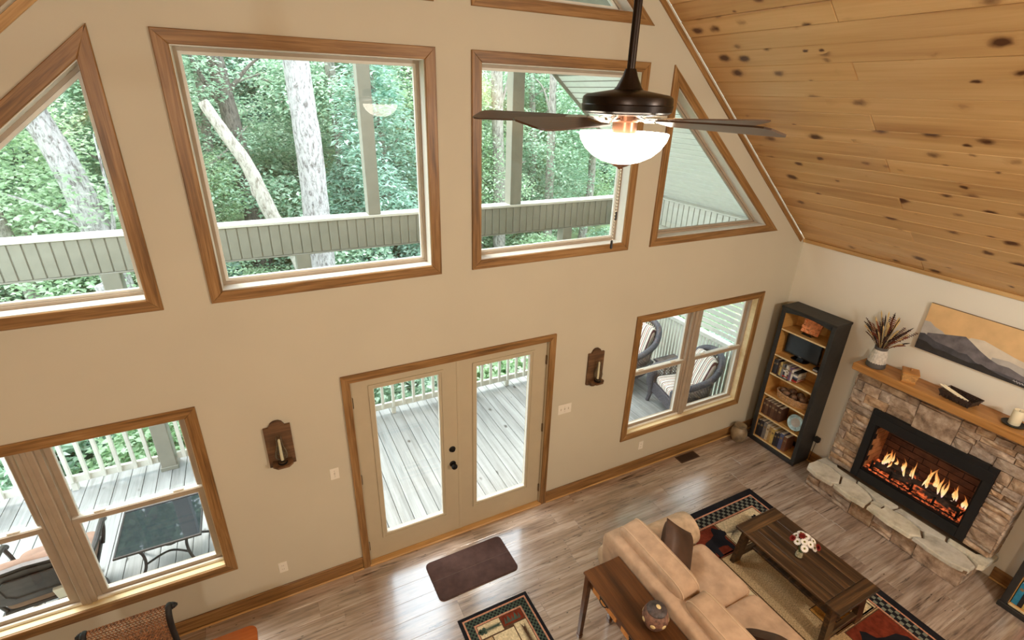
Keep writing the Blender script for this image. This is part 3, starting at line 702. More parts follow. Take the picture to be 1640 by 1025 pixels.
def fill(parent, y0, y1, z0, z1, hs=(0.05, 0.12), ws=(0.10, 0.26), x0=XF, x1=XF+0.06):
    z = z0
    while z < z1-0.01:
        h = random.uniform(*hs)
        if z1-(z+h) < 0.045: h = z1-z
        y = y0
        while y < y1-0.01:
            w = random.uniform(*ws)
            if y1-(y+w) < 0.07: w = y1-y
            if h > 0.085 and random.random() < 0.4:
                k = random.uniform(0.35, 0.65); stone_piece(parent, y, y+w, z, z+h*k, x0, x1); stone_piece(parent, y, y+w, z+h*k, z+h, x0, x1)
            else: stone_piece(parent, y, y+w, z, z+h, x0, x1)
            y += w
        z += h
fill(fp, -1.405, -1.135, 0.30, 1.20, (0.05, 0.115), (0.12, 0.28)); fill(fp, -2.72, -2.512, 0.30, 1.20, (0.06, 0.13), (0.10, 0.22))
fill(fp, -1.76, -1.135, 1.20, 1.50); stone_piece(fp, -2.12, -1.76, 1.20, 1.475); fill(fp, -2.72, -2.12, 1.20, 1.50, (0.06, 0.13), (0.13, 0.3))
fill(fp, -2.72, -1.135, 1.50, 1.565, (0.06, 0.07), (0.14, 0.3))
stone_piece(fp, -2.12, -1.76, 1.475, 1.50)
# side faces of the surround: return stones
for ys, y0 in ((1, -1.135), (-1, -2.72)):
    z = 0.3
    while z < 1.55:
        h = random.uniform(0.06, 0.13); h = min(h, 1.56-z)
        if h < 0.02: break
        MB().box(-0.085, 0.085, -0.008, 0.012, 0.003, h-0.003, 0.006).obj('return_stone', 'ledge_stone', fp, (XF+0.105, y0+ys*0.004, z)); z += h
# black insert frame
ins = MB()
Y0, Y1, Z0, Z1 = -2.512, -1.402, 0.318, 1.205; y0, y1, z0, z1 = -2.44, -1.478, 0.455, 1.02
ins.box(4.285, 4.36, Y0, y0, Z0, Z1, 0.004).box(4.285, 4.36, y1, Y1, Z0, Z1, 0.004).box(4.285, 4.36, y0, y1, Z0, z0-0.02, 0.004).box(4.285, 4.36, y0, y1, z1+0.04, Z1, 0.004)
ins.obj('insert_frame', 'firebox_black', fp)
MB().box(4.278, 4.292, Y0+0.01, Y1-0.01, 1.035, 1.15, 0.004).obj('louvre_hood', 'firebox_black', fp)
m = MB()
for a, b, c, d in ((y0-0.004, y0+0.012, z0-0.024, z1+0.044), (y1-0.012, y1+0.004, z0-0.024, z1+0.044), (y0, y1, z0-0.024, z0-0.006), (y0, y1, z1+0.026, z1+0.044)): m.box(4.296, 4.312, a, b, c, d, 0.002)
m.obj('inner_trim', 'dark_iron', fp)
# firebox shell with brick courses
DX = 4.66
MB().box(4.36, DX+0.03, Y0+0.02, y0-0.012, 0.35, 1.18).box(4.36, DX+0.03, y1+0.012, Y1-0.02, 0.35, 1.18).box(4.36, DX+0.03, Y0+0.02, Y1-0.02, 0.35, z0-0.03).box(4.36, DX+0.03, Y0+0.02, Y1-0.02, z1+0.06, 1.18).box(DX+.012, DX+0.03, Y0+0.02, Y1-0.02, 0.35, 1.18).obj('firebox_shell', 'firebox_black', fp)
bl, bh = 0.235, 0.075
for r in range(8):
    z = z0-0.02+r*bh; yy = y0-0.01-(bl/2 if r % 2 else 0)
    while yy < y1+0.01:
        a, b = max(yy, y0-0.01)+0.003, min(yy+bl, y1+0.01)-0.003
        if b-a > 0.02: MB().box(0, 0.012, 0, b-a, 0, bh-0.006, 0.003).obj('firebrick', 'firebrick_dark' if z > z0 + 0.1 else 'firebrick_dark', fp, (DX, a, z))
        yy += bl
    for ys in (y0-0.011, y1-0.001):
        for q in range(2):
            xx = 4.362+q*0.15+(0.06 if r % 2 else 0); L = min(0.144, DX-xx)
            if L > 0.03: MB().box(0, L, 0, 0.012, 0, bh-0.006, 0.003).obj('firebrick', 'firebrick', fp, (xx, ys, z))
MB().box(4.37, DX, y0, y1, z0-0.028, z0-0.012).obj('ember_bed', 'ember_bed', fp)
random.seed(5)
def log(p, q, r):
    pts = [Vector(p).lerp(Vector(q), t/6)+Vector((random.uniform(-.008, .008), 0, random.uniform(-.008, .008))) for t in range(7)]
    MB().tube(pts, [r*random.uniform(0.85, 1.1) for _ in pts], 9).obj('log', 'charred_log', fp, smooth=True)
log((4.42, -1.56, 0.505), (4.44, -1.99, 0.50), 0.038); log((4.42, -1.93, 0.50), (4.43, -2.36, 0.505), 0.036); log((4.52, -1.62, 0.52), (4.50, -2.30, 0.515), 0.045)
log((4.47, -1.66, 0.575), (4.52, -1.92, 0.58), 0.034); log((4.48, -2.02, 0.575), (4.50, -2.26, 0.57), 0.036)
gr = MB()
for yy in (-1.54, -1.74, -1.95, -2.16, -2.37): gr.box(4.375, 4.60, yy-0.008, yy+0.008, 0.446, 0.462, 0.003).box(4.372, 4.388, yy-0.01, yy+0.01, 0.446, 0.56, 0.003)
gr.box(4.374, 4.386, -2.39, -1.52, 0.446, 0.458, 0.002).obj('grate', 'dark_iron', fp)
def flame(y, x, z, h, w, ph):
    mb = MB(); prof = [(0.0, 0.0), (0.5, 0.08), (0.95, 0.22), (1.0, 0.34), (0.78, 0.52), (0.48, 0.7), (0.22, 0.86), (0.0, 1.0)]
    def fn(p):
        t = p[2]/h; return (p[0]*0.6, p[1]+(0.9*w*math.sin(ph+t*5.5)+0.03*math.sin(ph*1.7))*t*1.5, p[2])
    mb.lathe([(r*w, t*h) for r, t in prof], 12, fn=fn); mb.obj('flame', 'flame', fp, (x, y, z), smooth=True)
random.seed(19)
for (yc, h0, n) in ((-1.60, 0.22, 5), (-1.68, 0.15, 5), (-1.80, 0.16, 4), (-1.88, 0.24, 3), (-2.02, 0.27, 5), (-2.08, 0.22, 5), (-2.18, 0.29, 4), (-2.27, 0.18, 4), (-2.36, 0.15, 4)):
    for q in range(n-1): flame(yc+random.uniform(-.03, .03), 4.46+random.uniform(-.035, .06), 0.53+random.uniform(-.02, .05), h0*random.uniform(0.5, 1.2), random.uniform(0.008, 0.021), random.uniform(0, 6.28))
# hearth: block courses under flagstone slabs
he = thing('hearth', 'raised stone hearth with flagstone slabs in front of the fireplace', 'hearth', (0, 0, 0))
MB().box(4.08, 4.47, -2.66, -1.16, 0.0, 0.24).obj('core', 'grout', he)
random.seed(8)
fill(he, -1.62, -1.10, 0.002, 0.225, (0.05, 0.09), (0.14, 0.34), 4.03, 4.10); stone_piece(he, -1.86, -1.62, 0.002, 0.225, 4.02, 4.10); fill(he, -2.28, -1.86, 0.002, 0.225, (0.09, 0.115), (0.12, 0.3), 4.03, 4.10); fill(he, -2.68, -2.28, 0.002, 0.225, (0.2, 0.22), (0.38, 0.42), 4.03, 4.10)
for ys, yb in ((1, -1.10), (-1, -2.68)):
    for a, b, c, d in ((4.10, 4.28, 0.0, 0.11), (4.28, 4.47, 0.0, 0.12), (4.10, 4.32, 0.11, 0.225), (4.32, 4.47, 0.12, 0.225)):
        MB().box(-(b-a)/2+.003, (b-a)/2-.003, -0.04, 0.04, 0.003, d-c-0.003, 0.01).obj('end_stone', 'ledge_stone', he, ((a+b)/2, yb-ys*0.04, c))
slabs = [[(3.99,-1.09),(4.06,-1.06),(4.20,-1.07),(4.235,-1.22),(4.20,-1.37),(4.05,-1.44),(3.975,-1.40),(3.955,-1.22)],
         [(4.21,-1.06),(4.465,-1.08),(4.465,-1.14),(4.285,-1.16),(4.285,-1.50),(4.23,-1.52),(4.215,-1.39),(4.25,-1.22)],
         [(3.98,-1.42),(4.05,-1.455),(4.205,-1.385),(4.225,-1.53),(4.20,-1.66),(4.13,-1.76),(3.97,-1.77),(3.95,-1.60)],
         [(4.235,-1.535),(4.284,-1.51),(4.284,-1.95),(4.19,-1.93),(4.15,-1.79),(4.21,-1.675)],
         [(4.08,-1.775),(4.135,-1.775),(4.165,-1.86),(4.09,-1.87)],
         [(3.985,-1.79),(4.06,-1.785),(4.08,-1.88),(4.165,-1.875),(4.19,-2.02),(4.15,-2.23),(4.05,-2.29),(3.965,-2.22),(3.955,-2.02)],
         [(4.18,-1.95),(4.284,-1.965),(4.284,-2.40),(4.22,-2.42),(4.17,-2.24),(4.205,-2.03)],
         [(3.975,-2.245),(4.045,-2.305),(4.155,-2.25),(4.205,-2.42),(4.20,-2.60),(4.13,-2.71),(4.02,-2.71),(3.96,-2.58),(3.955,-2.38)],
         [(4.225,-2.435),(4.284,-2.415),(4.284,-2.71),(4.465,-2.735),(4.465,-2.76),(4.20,-2.755),(4.15,-2.715),(4.215,-2.61)]]
for i, P in enumerate(slabs):
    cx = sum(p[0] for p in P)/len(P); cy = sum(p[1] for p in P)/len(P); n = len(P)
    P2 = []   # break the straight edges a little
    for a in range(n):
        p, q = P[a], P[(a+1) % n]; P2.append(p); P2.append(((p[0]+q[0])/2+random.uniform(-.006, .006), (p[1]+q[1])/2+random.uniform(-.006, .006)))
    P2 = [(cx+(x-cx)*0.985, cy+(y-cy)*0.99) for x, y in P2]; n = len(P2); t = 0.05+random.uniform(-.006, .008); hz = 0.228
    top = [(cx+(x-cx)*0.955, cy+(y-cy)*0.965) for x, y in P2]
    vs = [(x-cx, y-cy, 0) for x, y in P2] + [(x-cx, y-cy, t*0.72+random.uniform(-.004, .004)) for x, y in P2] + [(x-cx, y-cy, t+random.uniform(-.002, .002)) for x, y in top] + [(0, 0, t+0.003)]
    fs = [tuple(range(n))] + [(a, (a+1) % n, n+(a+1) % n, n+a) for a in range(n)] + [(n+a, n+(a+1) % n, 2*n+(a+1) % n, 2*n+a) for a in range(n)] + [(2*n+a, 2*n+(a+1) % n, 3*n) for a in range(n)]
    MB().add(vs, fs).obj('slab', 'hearth_slab', he, (cx, cy, hz))
MB().box(4.0, 4.46, -2.70, -1.12, 0.222, 0.25).obj('slab_bed', 'grout', he)
# mantel shelf
mt = plank('mantel_shelf', (4.185, -1.10, 1.652), (0,-1,0), (0,0,1), 1.66, XR-4.185-0.001, 0.085, 'mantel_wood', None, 0.01)
tag(mt, 'thick rustic honey wood mantel shelf above the stone fireplace', 'mantel')
mt.matrix_basis = Matrix(((0,1,0,4.185),(-1,0,0,-1.10),(0,0,1,1.652),(0,0,0,1)))
# painting: canvas with layered mountains
pt = thing('painting', 'wide canvas painting of layered grey mountains under a tan sky', 'painting', (XR-0.03, -1.475, 1.955))
PWd, PH = 1.0, 0.49
MB().box(0, 0.028, -PWd, 0, 0, PH, 0.002).obj('canvas', 'canvas_sky', pt); MB().box(0.002, 0.028, -PWd-0.001, 0.001, PH-0.0005, PH+0.0012).obj('canvas_edge', 'canvas_edge', pt)
layers = [('canvas_haze', [(0,.30),(.05,.305),(.10,.27),(.17,.25),(.24,.20),(.26,.10),(0,.10)]),
          ('canvas_mist', [(.30,.18),(.40,.28),(.50,.295),(.62,.265),(.74,.235),(.88,.21),(1.0,.20),(1.0,.05),(.3,.05)]),
          ('canvas_haze', [(.60,.17),(.72,.185),(.84,.165),(1.0,.12),(1.0,.04),(.6,.04)]),
          ('canvas_ridge', [(.06,.19),(.15,.215),(.22,.235),(.29,.255),(.36,.275),(.42,.24),(.50,.19),(.58,.15),(.66,.125),(.74,.13),(.84,.10),(1.0,.07),(1.0,.01),(.06,.01)]),
          ('canvas_slate', [(0,.165),(.04,.175),(.09,.155),(.15,.13),(.22,.125),(.29,.12),(.36,.105),(.42,.115),(.50,.07),(.58,.05),(.70,.06),(.84,.05),(1.0,.03),(1.0,0),(0,0)]),
          ('canvas_dark', [(0,.10),(.08,.095),(.16,.06),(.25,.065),(.36,.05),(.46,.045),(.55,.07),(.62,.05),(.72,.035),(.86,.02),(1.0,.012),(1.0,.0),(0,.0)])]
for i, (mt_, P) in enumerate(layers):
    MB().prism([(-a*PWd, b*PH/.49) for a, b in P], -0.0004*(i+1), -0.0004*i+0.0002, 'x').obj('mountain_layer', mt_, pt)
sg = MB(); random.seed(2)
pts = []; 
for i in range(26): pts.append((-0.0034, -0.80-0.15*i/25, 0.030+0.012*math.sin(i*1.9)*random.uniform(0.4, 1.0)))
sg.tube(pts, 0.0022, 5); sg.obj('signature', 'signature', pt)

# ------------------------------------------------------------------ things on the mantel
MZ = 1.653
v = thing('stem_vase', 'ribbed white and grey vase holding dried stems on the mantel', 'vase', (4.31, -1.26, MZ))
MB().lathe([(0, 0), (0.088, 0), (0.092, 0.012), (0.088, 0.055), (0.086, 0.06)], 28).obj('base_band', 'vase_grey', v, smooth=True)
def ribs(p):
    a = math.atan2(p[1], p[0]); r = math.hypot(p[0], p[1]); k = 1+0.022*math.sin(a*22); return (p[0]*k, p[1]*k, p[2])
MB().lathe([(0.086, 0.055), (0.085, 0.08), (0.076, 0.14), (0.064, 0.195), (0.060, 0.205)], 66, fn=ribs).obj('ribbed_body', 'vase_white', v, smooth=True)
MB().lathe([(0.060, 0.203), (0.062, 0.22), (0.063, 0.235), (0.055, 0.236), (0.052, 0.21), (0.0, 0.2)], 28).obj('collar', 'vase_grey', v, smooth=True)
st = thing('dried_stems', 'bundle of dark and straw dried stems in the mantel vase', 'dried flowers', (4.31, -1.26, MZ+0.2)); random.seed(14)
me_t = {}
for i in range(86):
    an = random.uniform(0, 2*PI); sp = random.uniform(0.05, 1.0)**0.7; L = random.uniform(0.24, 0.44)*(1.05-0.2*sp)
    d = Vector((math.cos(an)*sp*0.55, math.sin(an)*sp*0.95, 1.0)).normalized(); droop = 0.05*sp
    p0 = Vector((math.cos(an)*0.03*sp, math.sin(an)*0.03*sp, 0.0)); tip = p0+d*L-Vector((0, 0, droop))
    tip.x = min(tip.x, 0.16); kind = random.choice(['stem_black', 'stem_brown', 'stem_straw', 'stem_rust', 'stem_brown', 'stem_straw', 'stem_black'])
    mb = MB(); mid = p0.lerp(tip, 0.55)+Vector((0, 0, 0.02)); cv = bez([p0, mid, tip], 4)
    if kind == 'stem_straw': mb.tube(cv, [0.0022]*4+[0.0034]*2+[0.006, 0.007, 0.001], 5)
    elif kind == 'stem_black': mb.tube(cv, [0.0025]*5+[0.005, 0.007, 0.005, 0.001], 5)
    else:
        mb.tube(cv, 0.0018, 4)
        for q in range(9):
            t = 0.4+0.6*q/9; c = p0.lerp(mid, t*2) if t < 0.5 else mid.lerp(tip, t*2-1)
            for s_ in (-1, 1): mb.soft(c+Vector((0.004*s_, 0.009*s_, 0.003)), (0.004, 0.0075, 0.005), 1, 1, 5, 3)
    mb.obj('stem', kind, st)
bx = thing('lidded_basket', 'small tan woven basket box with a wooden lid on the mantel', 'basket', (4.31, -1.585, MZ), 0.5)
MB().prism([(-0.07, -0.06), (0.07, -0.06), (0.07, 0.06), (-0.07, 0.06)], 0, 0.012).obj('base', 'basket_wood', bx)
for i in range(6): MB().box(-0.068-i*0.002, 0.068+i*0.002, -0.058-i*0.002, 0.058+i*0.002, 0.010+i*0.014, 0.023+i*0.014, 0.004).obj('weave_row', 'basket_tan', bx)
MB().box(-0.084, 0.084, -0.074, 0.074, 0.094, 0.108, 0.005).obj('lid', 'basket_wood', bx); MB().lathe([(0, 0), (0.006, 0), (0.005, 0.008), (0.011, 0.016), (0.008, 0.024), (0, 0.026)], 14).obj('lid_knob', 'basket_wood', bx, (0, 0, 0.107), smooth=True)
ty = thing('wicker_tray', 'dark brown woven tray basket on the mantel', 'tray', (4.33, -2.02, MZ), -0.12)
MB().box(-0.062, 0.062, -0.115, 0.115, 0.0, 0.012, 0.004).obj('tray_base', 'wicker_dark', ty)
for i in range(5):
    k = 0.006*i; m = MB(); m.tube([(-0.064-k, -0.117-k, 0), (0.064+k, -0.117-k, 0), (0.064+k, 0.117+k, 0), (-0.064-k, 0.117+k, 0)], 0.008, 6, closed=True); m.obj('woven_row', 'wicker_dark', ty, (0, 0, 0.016+i*0.0135))
for i in range(9):
    for s_ in (-1, 1): MB().box(-0.004, 0.004, -0.005, 0.005, 0.0, 0.07, 0.001).obj('stake', 'wicker_dark', ty, (s_*(0.072+0.008), -0.12+i*0.03, 0.008))
for i, (a, b, c) in enumerate((((4.27, -1.86, MZ+0.116), (4.335, -2.07, MZ+0.024), 'upper'), ((4.30, -1.88, MZ+0.110), (4.36, -2.08, MZ+0.024), 'lower'))):
    mb = MB().tube([a, Vector(a).lerp(Vector(b), 0.5), b], [0.0085, 0.009, 0.0095], 10); o = mb.obj('taper_candle', 'candle_wax', smooth=True)
    tag(o, 'slim cream taper candle lying in the dark tray, nearer the room' if i == 0 else 'slim cream taper candle lying in the dark tray, nearer the painting', 'candle', 'taper candles in the tray')
cp = thing('candle_plate', 'small dark round plate under the pillar candle on the mantel', 'plate', (4.33, -2.44, MZ)); MB().lathe([(0, 0.001), (0.06, 0.001), (0.085, 0.010), (0.087, 0.016), (0.08, 0.014), (0.055, 0.008), (0, 0.008)], 32).obj('dish', 'dark_iron', cp, smooth=True)
MB().lathe([(0.014, 0), (0.016, 0.004)], 12).obj('boss', 'dark_iron', cp, (0, 0, 0.0))
pc = thing('pillar_candle', 'thick cream pillar candle on a dark plate at the right of the mantel', 'candle', (4.33, -2.44, MZ+0.0085)); MB().lathe([(0, 0), (0.040, 0), (0.042, 0.004), (0.042, 0.135), (0.038, 0.142), (0.030, 0.137), (0, 0.128)], 28).obj('wax', 'candle_wax', pc, smooth=True)
MB().tube([(0, 0, 0.125), (0.001, 0.001, 0.148)], 0.0015, 5).obj('wick', 'matte_black', pc)

# ------------------------------------------------------------------ tall bookcase
def bookcase(name, label, y_left, rows):
    H, D, Wd = 1.95, XR-4.19-0.004, 0.68
    t = thing(name, label, 'bookcase', (4.19, y_left, 0)); th = 0.05
    MB().box(0.0, D, -th, 0, 0, H, 0.006).obj('side_panel', 'black_shelf', t); MB().box(0.0, D, -Wd, -Wd+th, 0, H, 0.006).obj('side_panel', 'black_shelf', t)
    MB().box(-0.006, D, -Wd-0.008, 0.008, H-0.02, H+0.012, 0.006).obj('top_panel', 'black_shelf', t)
    MB().box(D-0.012, D, -Wd+th, -th, 0.05, H-0.02).obj('back_panel', 'pine_shelf', t)
    m = MB(); m.box(0.02, D-0.014, -th-0.004, -th, 0.06, H-0.03).box(0.02, D-0.014, -Wd+th, -Wd+th+0.004, 0.06, H-0.03); m.obj('side_lining', 'pine_shelf', t)
    ar = [(-th+0.001, H-0.02), (-th+0.001, H-0.068)] + [(-th-(Wd-2*th)*i/12, H-0.068+0.034*math.sin(PI*i/12)) for i in range(13)] + [(-Wd+th-0.001, H-0.02)]
    MB().prism(ar, 0.002, 0.022, 'x').obj('arched_valance', 'black_shelf', t)
    MB().box(-0.010, 0.012, -Wd-0.008, 0.008, 0.0, 0.058, 0.005).obj('plinth', 'black_shelf', t)
    for z in rows:
        s_ = plank('shelf', (0.016, -th-0.005, z), (0,-1,0), (0,0,1), Wd-2*th-0.01, D-0.03, 0.02, 'pine_shelf', t, 0.003); s_.matrix_basis = Matrix(((0,1,0,0.016),(-1,0,0,-th-0.005),(0,0,1,z),(0,0,0,1)))
        MB().box(0.010, 0.018, -Wd+th+0.005, -th-0.005, z-0.018, z+0.001, 0.002).obj('shelf_edge', 'pine_raw', t)
    return t
SH = [0.078, 0.425, 0.74, 1.045, 1.315, 1.672]
bookcase('bookcase', 'tall black bookcase with honey pine shelves standing in the corner by the fireplace', -0.145, SH)
bookcase('bookcase', 'black bookcase at the right edge past the fireplace, mostly cut off', -2.94, SH)
random.seed(31)
bookc = {}
def bookmat(c):
    if c not in bookc: plain('book_%d_%d_%d' % c, c, 0.6, var=0.1, scale=20); bookc[c] = M['book_%d_%d_%d' % c]
    return bookc[c]
plain('paper', (226,216,192), 0.8)
ORD = ['first', 'second', 'third', 'fourth', 'fifth', 'sixth', 'seventh', 'eighth', 'ninth', 'tenth', 'eleventh', 'twelfth']
def book(x, y, z, th, hh, dp, col, label, group, lean=0.0, lie=False):
    t = thing('book', label, 'book', (x, y, z), 0, group); m = bookmat(col)
    b = MB().box(0, 0.003, -th, 0, 0, hh, 0.0008)            # spine
    b.box(0.003, dp, -th, -th+0.003, 0, hh).box(0.003, dp, -0.003, 0, 0, hh); b.obj('cover', m, t)
    MB().box(0.003, dp-0.004, -th+0.003, -0.003, 0.003, hh-0.004).obj('page_block', 'paper', t)
    MB().box(-0.0006, 0.001, -th*0.8, -th*0.2, hh*0.66, hh*0.78).obj('spine_label', 'book_label', t)
    if lie: t.rotation_euler = (-PI/2, 0, 0); t.location = (x, y, z+th)
    elif lean: t.rotation_euler = (lean, 0, 0)
cn = {(30,30,32): 'black', (44,42,48): 'charcoal', (120,118,116): 'grey', (196,184,158): 'beige', (170,140,92): 'tan', (190,166,96): 'mustard', (96,66,46): 'brown', (40,44,60): 'navy', (84,92,128): 'blue', (110,74,56): 'russet', (214,212,206): 'white', (112,88,116): 'mauve', (72,44,30): 'dark brown', (180,44,36): 'red', (40,130,170): 'bright blue'}
def row(y, z, spec, shelf, x=4.222):
    for i, (c, th, hh) in enumerate(spec):
        book(x+random.uniform(0, 0.012), y, z+0.0015, th, hh, 0.15, c, '%s book, %s from the left on %s' % (cn[c], ORD[i], shelf), 'books on '+shelf); y -= th+0.0012
row(-0.205, SH[0], [((30,30,32),.04,.24), ((44,42,48),.05,.25), ((120,118,116),.045,.245), ((196,184,158),.04,.235), ((170,140,92),.036,.23), ((190,166,96),.045,.225), ((44,42,48),.04,.20), ((40,44,60),.036,.215), ((84,92,128),.045,.235), ((110,74,56),.05,.215)], 'the corner bookcase bottom shelf')
row(-0.205, SH[1], [((72,44,30),.042,.215), ((96,66,46),.042,.215), ((72,44,30),.042,.215), ((96,66,46),.042,.215), ((72,44,30),.044,.21), ((72,44,30),.05,.20)], 'the corner bookcase second shelf')
row(-0.205, SH[3], [((30,30,32),.030,.19), ((44,42,48),.034,.20), ((96,66,46),.024,.17), ((190,166,96),.026,.19), ((120,118,116),.028,.175), ((40,44,60),.022,.185), ((214,212,206),.026,.18), ((196,184,158),.022,.165), ((112,88,116),.032,.185), ((214,212,206),.02,.16)], 'the shelf under the television')
zz = SH[3]+0.0015
for i, (c, th) in enumerate([((180,44,36),.018), ((30,30,32),.022), ((84,92,128),.02), ((214,212,206),.024), ((120,118,116),.02), ((30,30,32),.016)]):
    book(4.225+0.006*(i % 3), -0.545, zz, th, 0.20, 0.17, c, '%s book lying flat, %s from the bottom of the pile below the television' % (cn[c], ORD[i]), 'books lying in a pile', lie=True); zz += th+0.0008
rm = thing('remote_control', 'dark remote control lying in front of the books under the television', 'remote', (4.212, -0.36, SH[3]+0.002)); MB().box(-0.018, 0.006, -0.09, 0.07, 0, 0.012, 0.004).obj('case', 'matte_black', rm); MB().box(-0.012, 0.0, -0.07, 0.04, 0.012, 0.014, 0.001).obj('key_pad', 'screen_grey', rm)
row(-3.0, SH[0], [((40,130,170),.042,.25), ((30,30,32),.03,.24), ((190,166,96),.036,.235), ((214,212,206),.03,.23), ((180,44,36),.03,.225), ((96,66,46),.04,.24), ((120,118,116),.04,.23)], 'the right-edge bookcase bottom shelf')
# copper plate
cpn = thing('copper_plaque', 'square copper plaque with notched rim standing on the top bookcase shelf', 'plaque', (4.32, -0.475, SH[5]+0.001))
m = MB(); m.box(-0.006, 0.006, -0.11, 0.11, 0.0, 0.20, 0.003)
for a in (-0.085, -0.03, 0.03, 0.085): m.box(-0.012, 0.004, a-0.018, a+0.018, 0.155, 0.21, 0.004).box(-0.012, 0.004, a-0.018, a+0.018, -0.0, 0.045, 0.004)
for zc in (0.07, 0.13): m.box(-0.012, 0.004, -0.118, -0.08, zc-0.02, zc+0.02, 0.004).box(-0.012, 0.004, 0.08, 0.118, zc-0.02, zc+0.02, 0.004)
m.xf(Matrix.Rotation(0.3, 4, 'Y')); m.obj('plaque', 'copper', cpn, (0, 0, 0.014)); MB().tube([(-0.05, -0.06, 0.004), (0.06, -0.06, 0.004), (0.06, 0.06, 0.004), (-0.05, 0.06, 0.004)], 0.004, 6).box(-0.05, -0.04, -0.06, 0.06, 0, 0.02, 0.003).obj('easel', 'dark_iron', cpn)
# television
tv = thing('television', 'small black flat television on the second highest bookcase shelf', 'television', (4.33, -0.455, SH[4]))
MB().box(-0.02, 0.02, -0.225, 0.225, 0.035, 0.31, 0.006).obj('bezel', 'tv_black', tv); MB().box(-0.0215, -0.019, -0.205, 0.205, 0.062, 0.295).obj('screen', 'tv_black', tv)
MB().box(-0.012, 0.012, -0.035, 0.035, 0.008, 0.05, 0.003).obj('stand_neck', 'tv_black', tv); MB().soft((0, 0, 0.006), (0.075, 0.105, 0.0055), 0.4, 0.6, 28, 8).obj('stand_foot', 'tv_black', tv, smooth=True)
MB().box(-0.0218, -0.021, -0.018, 0.018, 0.046, 0.052).obj('badge', 'screen_grey', tv)
rt = thing('small_box', 'small dark grey box beside the television on the bookcase', 'box', (4.25, -0.725, SH[4]+0.001)); MB().box(-0.03, 0.05, -0.035, 0.035, 0, 0.045, 0.004).obj('case', 'dark_iron', rt); MB().box(-0.0315, -0.029, -0.028, 0.028, 0.01, 0.03).obj('face', 'screen_grey', rt)
# basket of balls
bk = thing('ball_basket', 'oval woven basket of decorative balls on the middle bookcase shelf', 'basket', (4.325, -0.51, SH[2]))
def ov(p): return (p[0]*0.5, p[1], p[2])
MB().lathe([(0, 0.002), (0.19, 0.002), (0.2, 0.01), (0.19, 0.012), (0, 0.012)], 32, fn=ov).obj('basket_floor', 'basket_weave', bk)
for i in range(8):
    r = 0.195+0.003*i; n = 44; MB().tube([(r*0.5*math.cos(2*PI*k/n)*(1+0.03*(-1)**(k+i)), r*math.sin(2*PI*k/n)*(1+0.012*(-1)**(k+i)), 0.01+i*0.0125) for k in range(n)], 0.0075, 5, closed=True).obj('weave_row', 'basket_weave' if i % 2 else 'basket_tan', bk)
for i, (dx, dy, r) in enumerate(((0.0, 0.135, 0.042), (-0.045, 0.068, 0.042), (0.05, 0.045, 0.044), (-0.045, -0.03, 0.043), (0.05, -0.06, 0.046), (-0.01, -0.13, 0.043))):
    o = MB().lathe([(r*math.sin(PI*q/10), r-r*math.cos(PI*q/10)) for q in range(11)], 18).obj('decor_ball', 'ball_brown', None, (4.325+dx, -0.51+dy, SH[2]+0.055+0.006*(i % 3)), smooth=True)
    tag(o, 'brown mottled decorative ball, %s from the left in the woven shelf basket' % ORD[i], 'ball', 'balls in the shelf basket')
pl = thing('display_plate', 'pale blue decorative plate leaning on the second shelf up of the corner bookcase', 'plate', (4.27, -0.665, SH[1]))
m = MB().lathe([(0, 0), (0.06, 0.0), (0.075, 0.006), (0.10, 0.014), (0.104, 0.017), (0.10, 0.019), (0.073, 0.011), (0, 0.006)], 36); m.xf(Matrix.Rotation(-PI/2+0.25, 4, 'Y')); m.obj('dish', 'plate_blue', pl, (0, 0, 0.115), smooth=True)
m = MB().lathe([(0.0, 0.0), (0.055, 0.0), (0.058, 0.002), (0, 0.002)], 30); m.xf(Matrix.Rotation(-PI/2+0.25, 4, 'Y')); m.obj('well_print', 'canvas_haze', pl, (-0.0085, 0, 0.118), smooth=True)
MB().tube([(-0.035, 0.03, 0.03), (-0.03, 0.03, 0.004), (0.06, 0.03, 0.004), (0.06, -0.03, 0.004), (-0.03, -0.03, 0.004), (-0.035, -0.03, 0.03)], 0.003, 6).obj('plate_stand', 'dark_iron', pl)
# pot on the floor
po = thing('floor_pot', 'squat grey-brown stoneware pot on the floor beside the corner bookcase', 'pot', (3.985, -0.135, 0.0))
MB().lathe([(0, 0), (0.062, 0.0), (0.07, 0.006), (0.098, 0.06), (0.108, 0.115), (0.102, 0.165), (0.080, 0.205), (0.066, 0.218), (0.068, 0.228), (0.078, 0.238), (0.074, 0.242), (0.06, 0.228), (0.058, 0.215), (0.085, 0.17), (0.09, 0.115), (0.06, 0.02), (0, 0.015)], 36).obj('body', 'clay_pot', po, smooth=True)
MB().lathe([(0.078, 0.236), (0.081, 0.240), (0.077, 0.244), (0.073, 0.241)], 36).obj('rim', 'clay_pot', po, smooth=True)
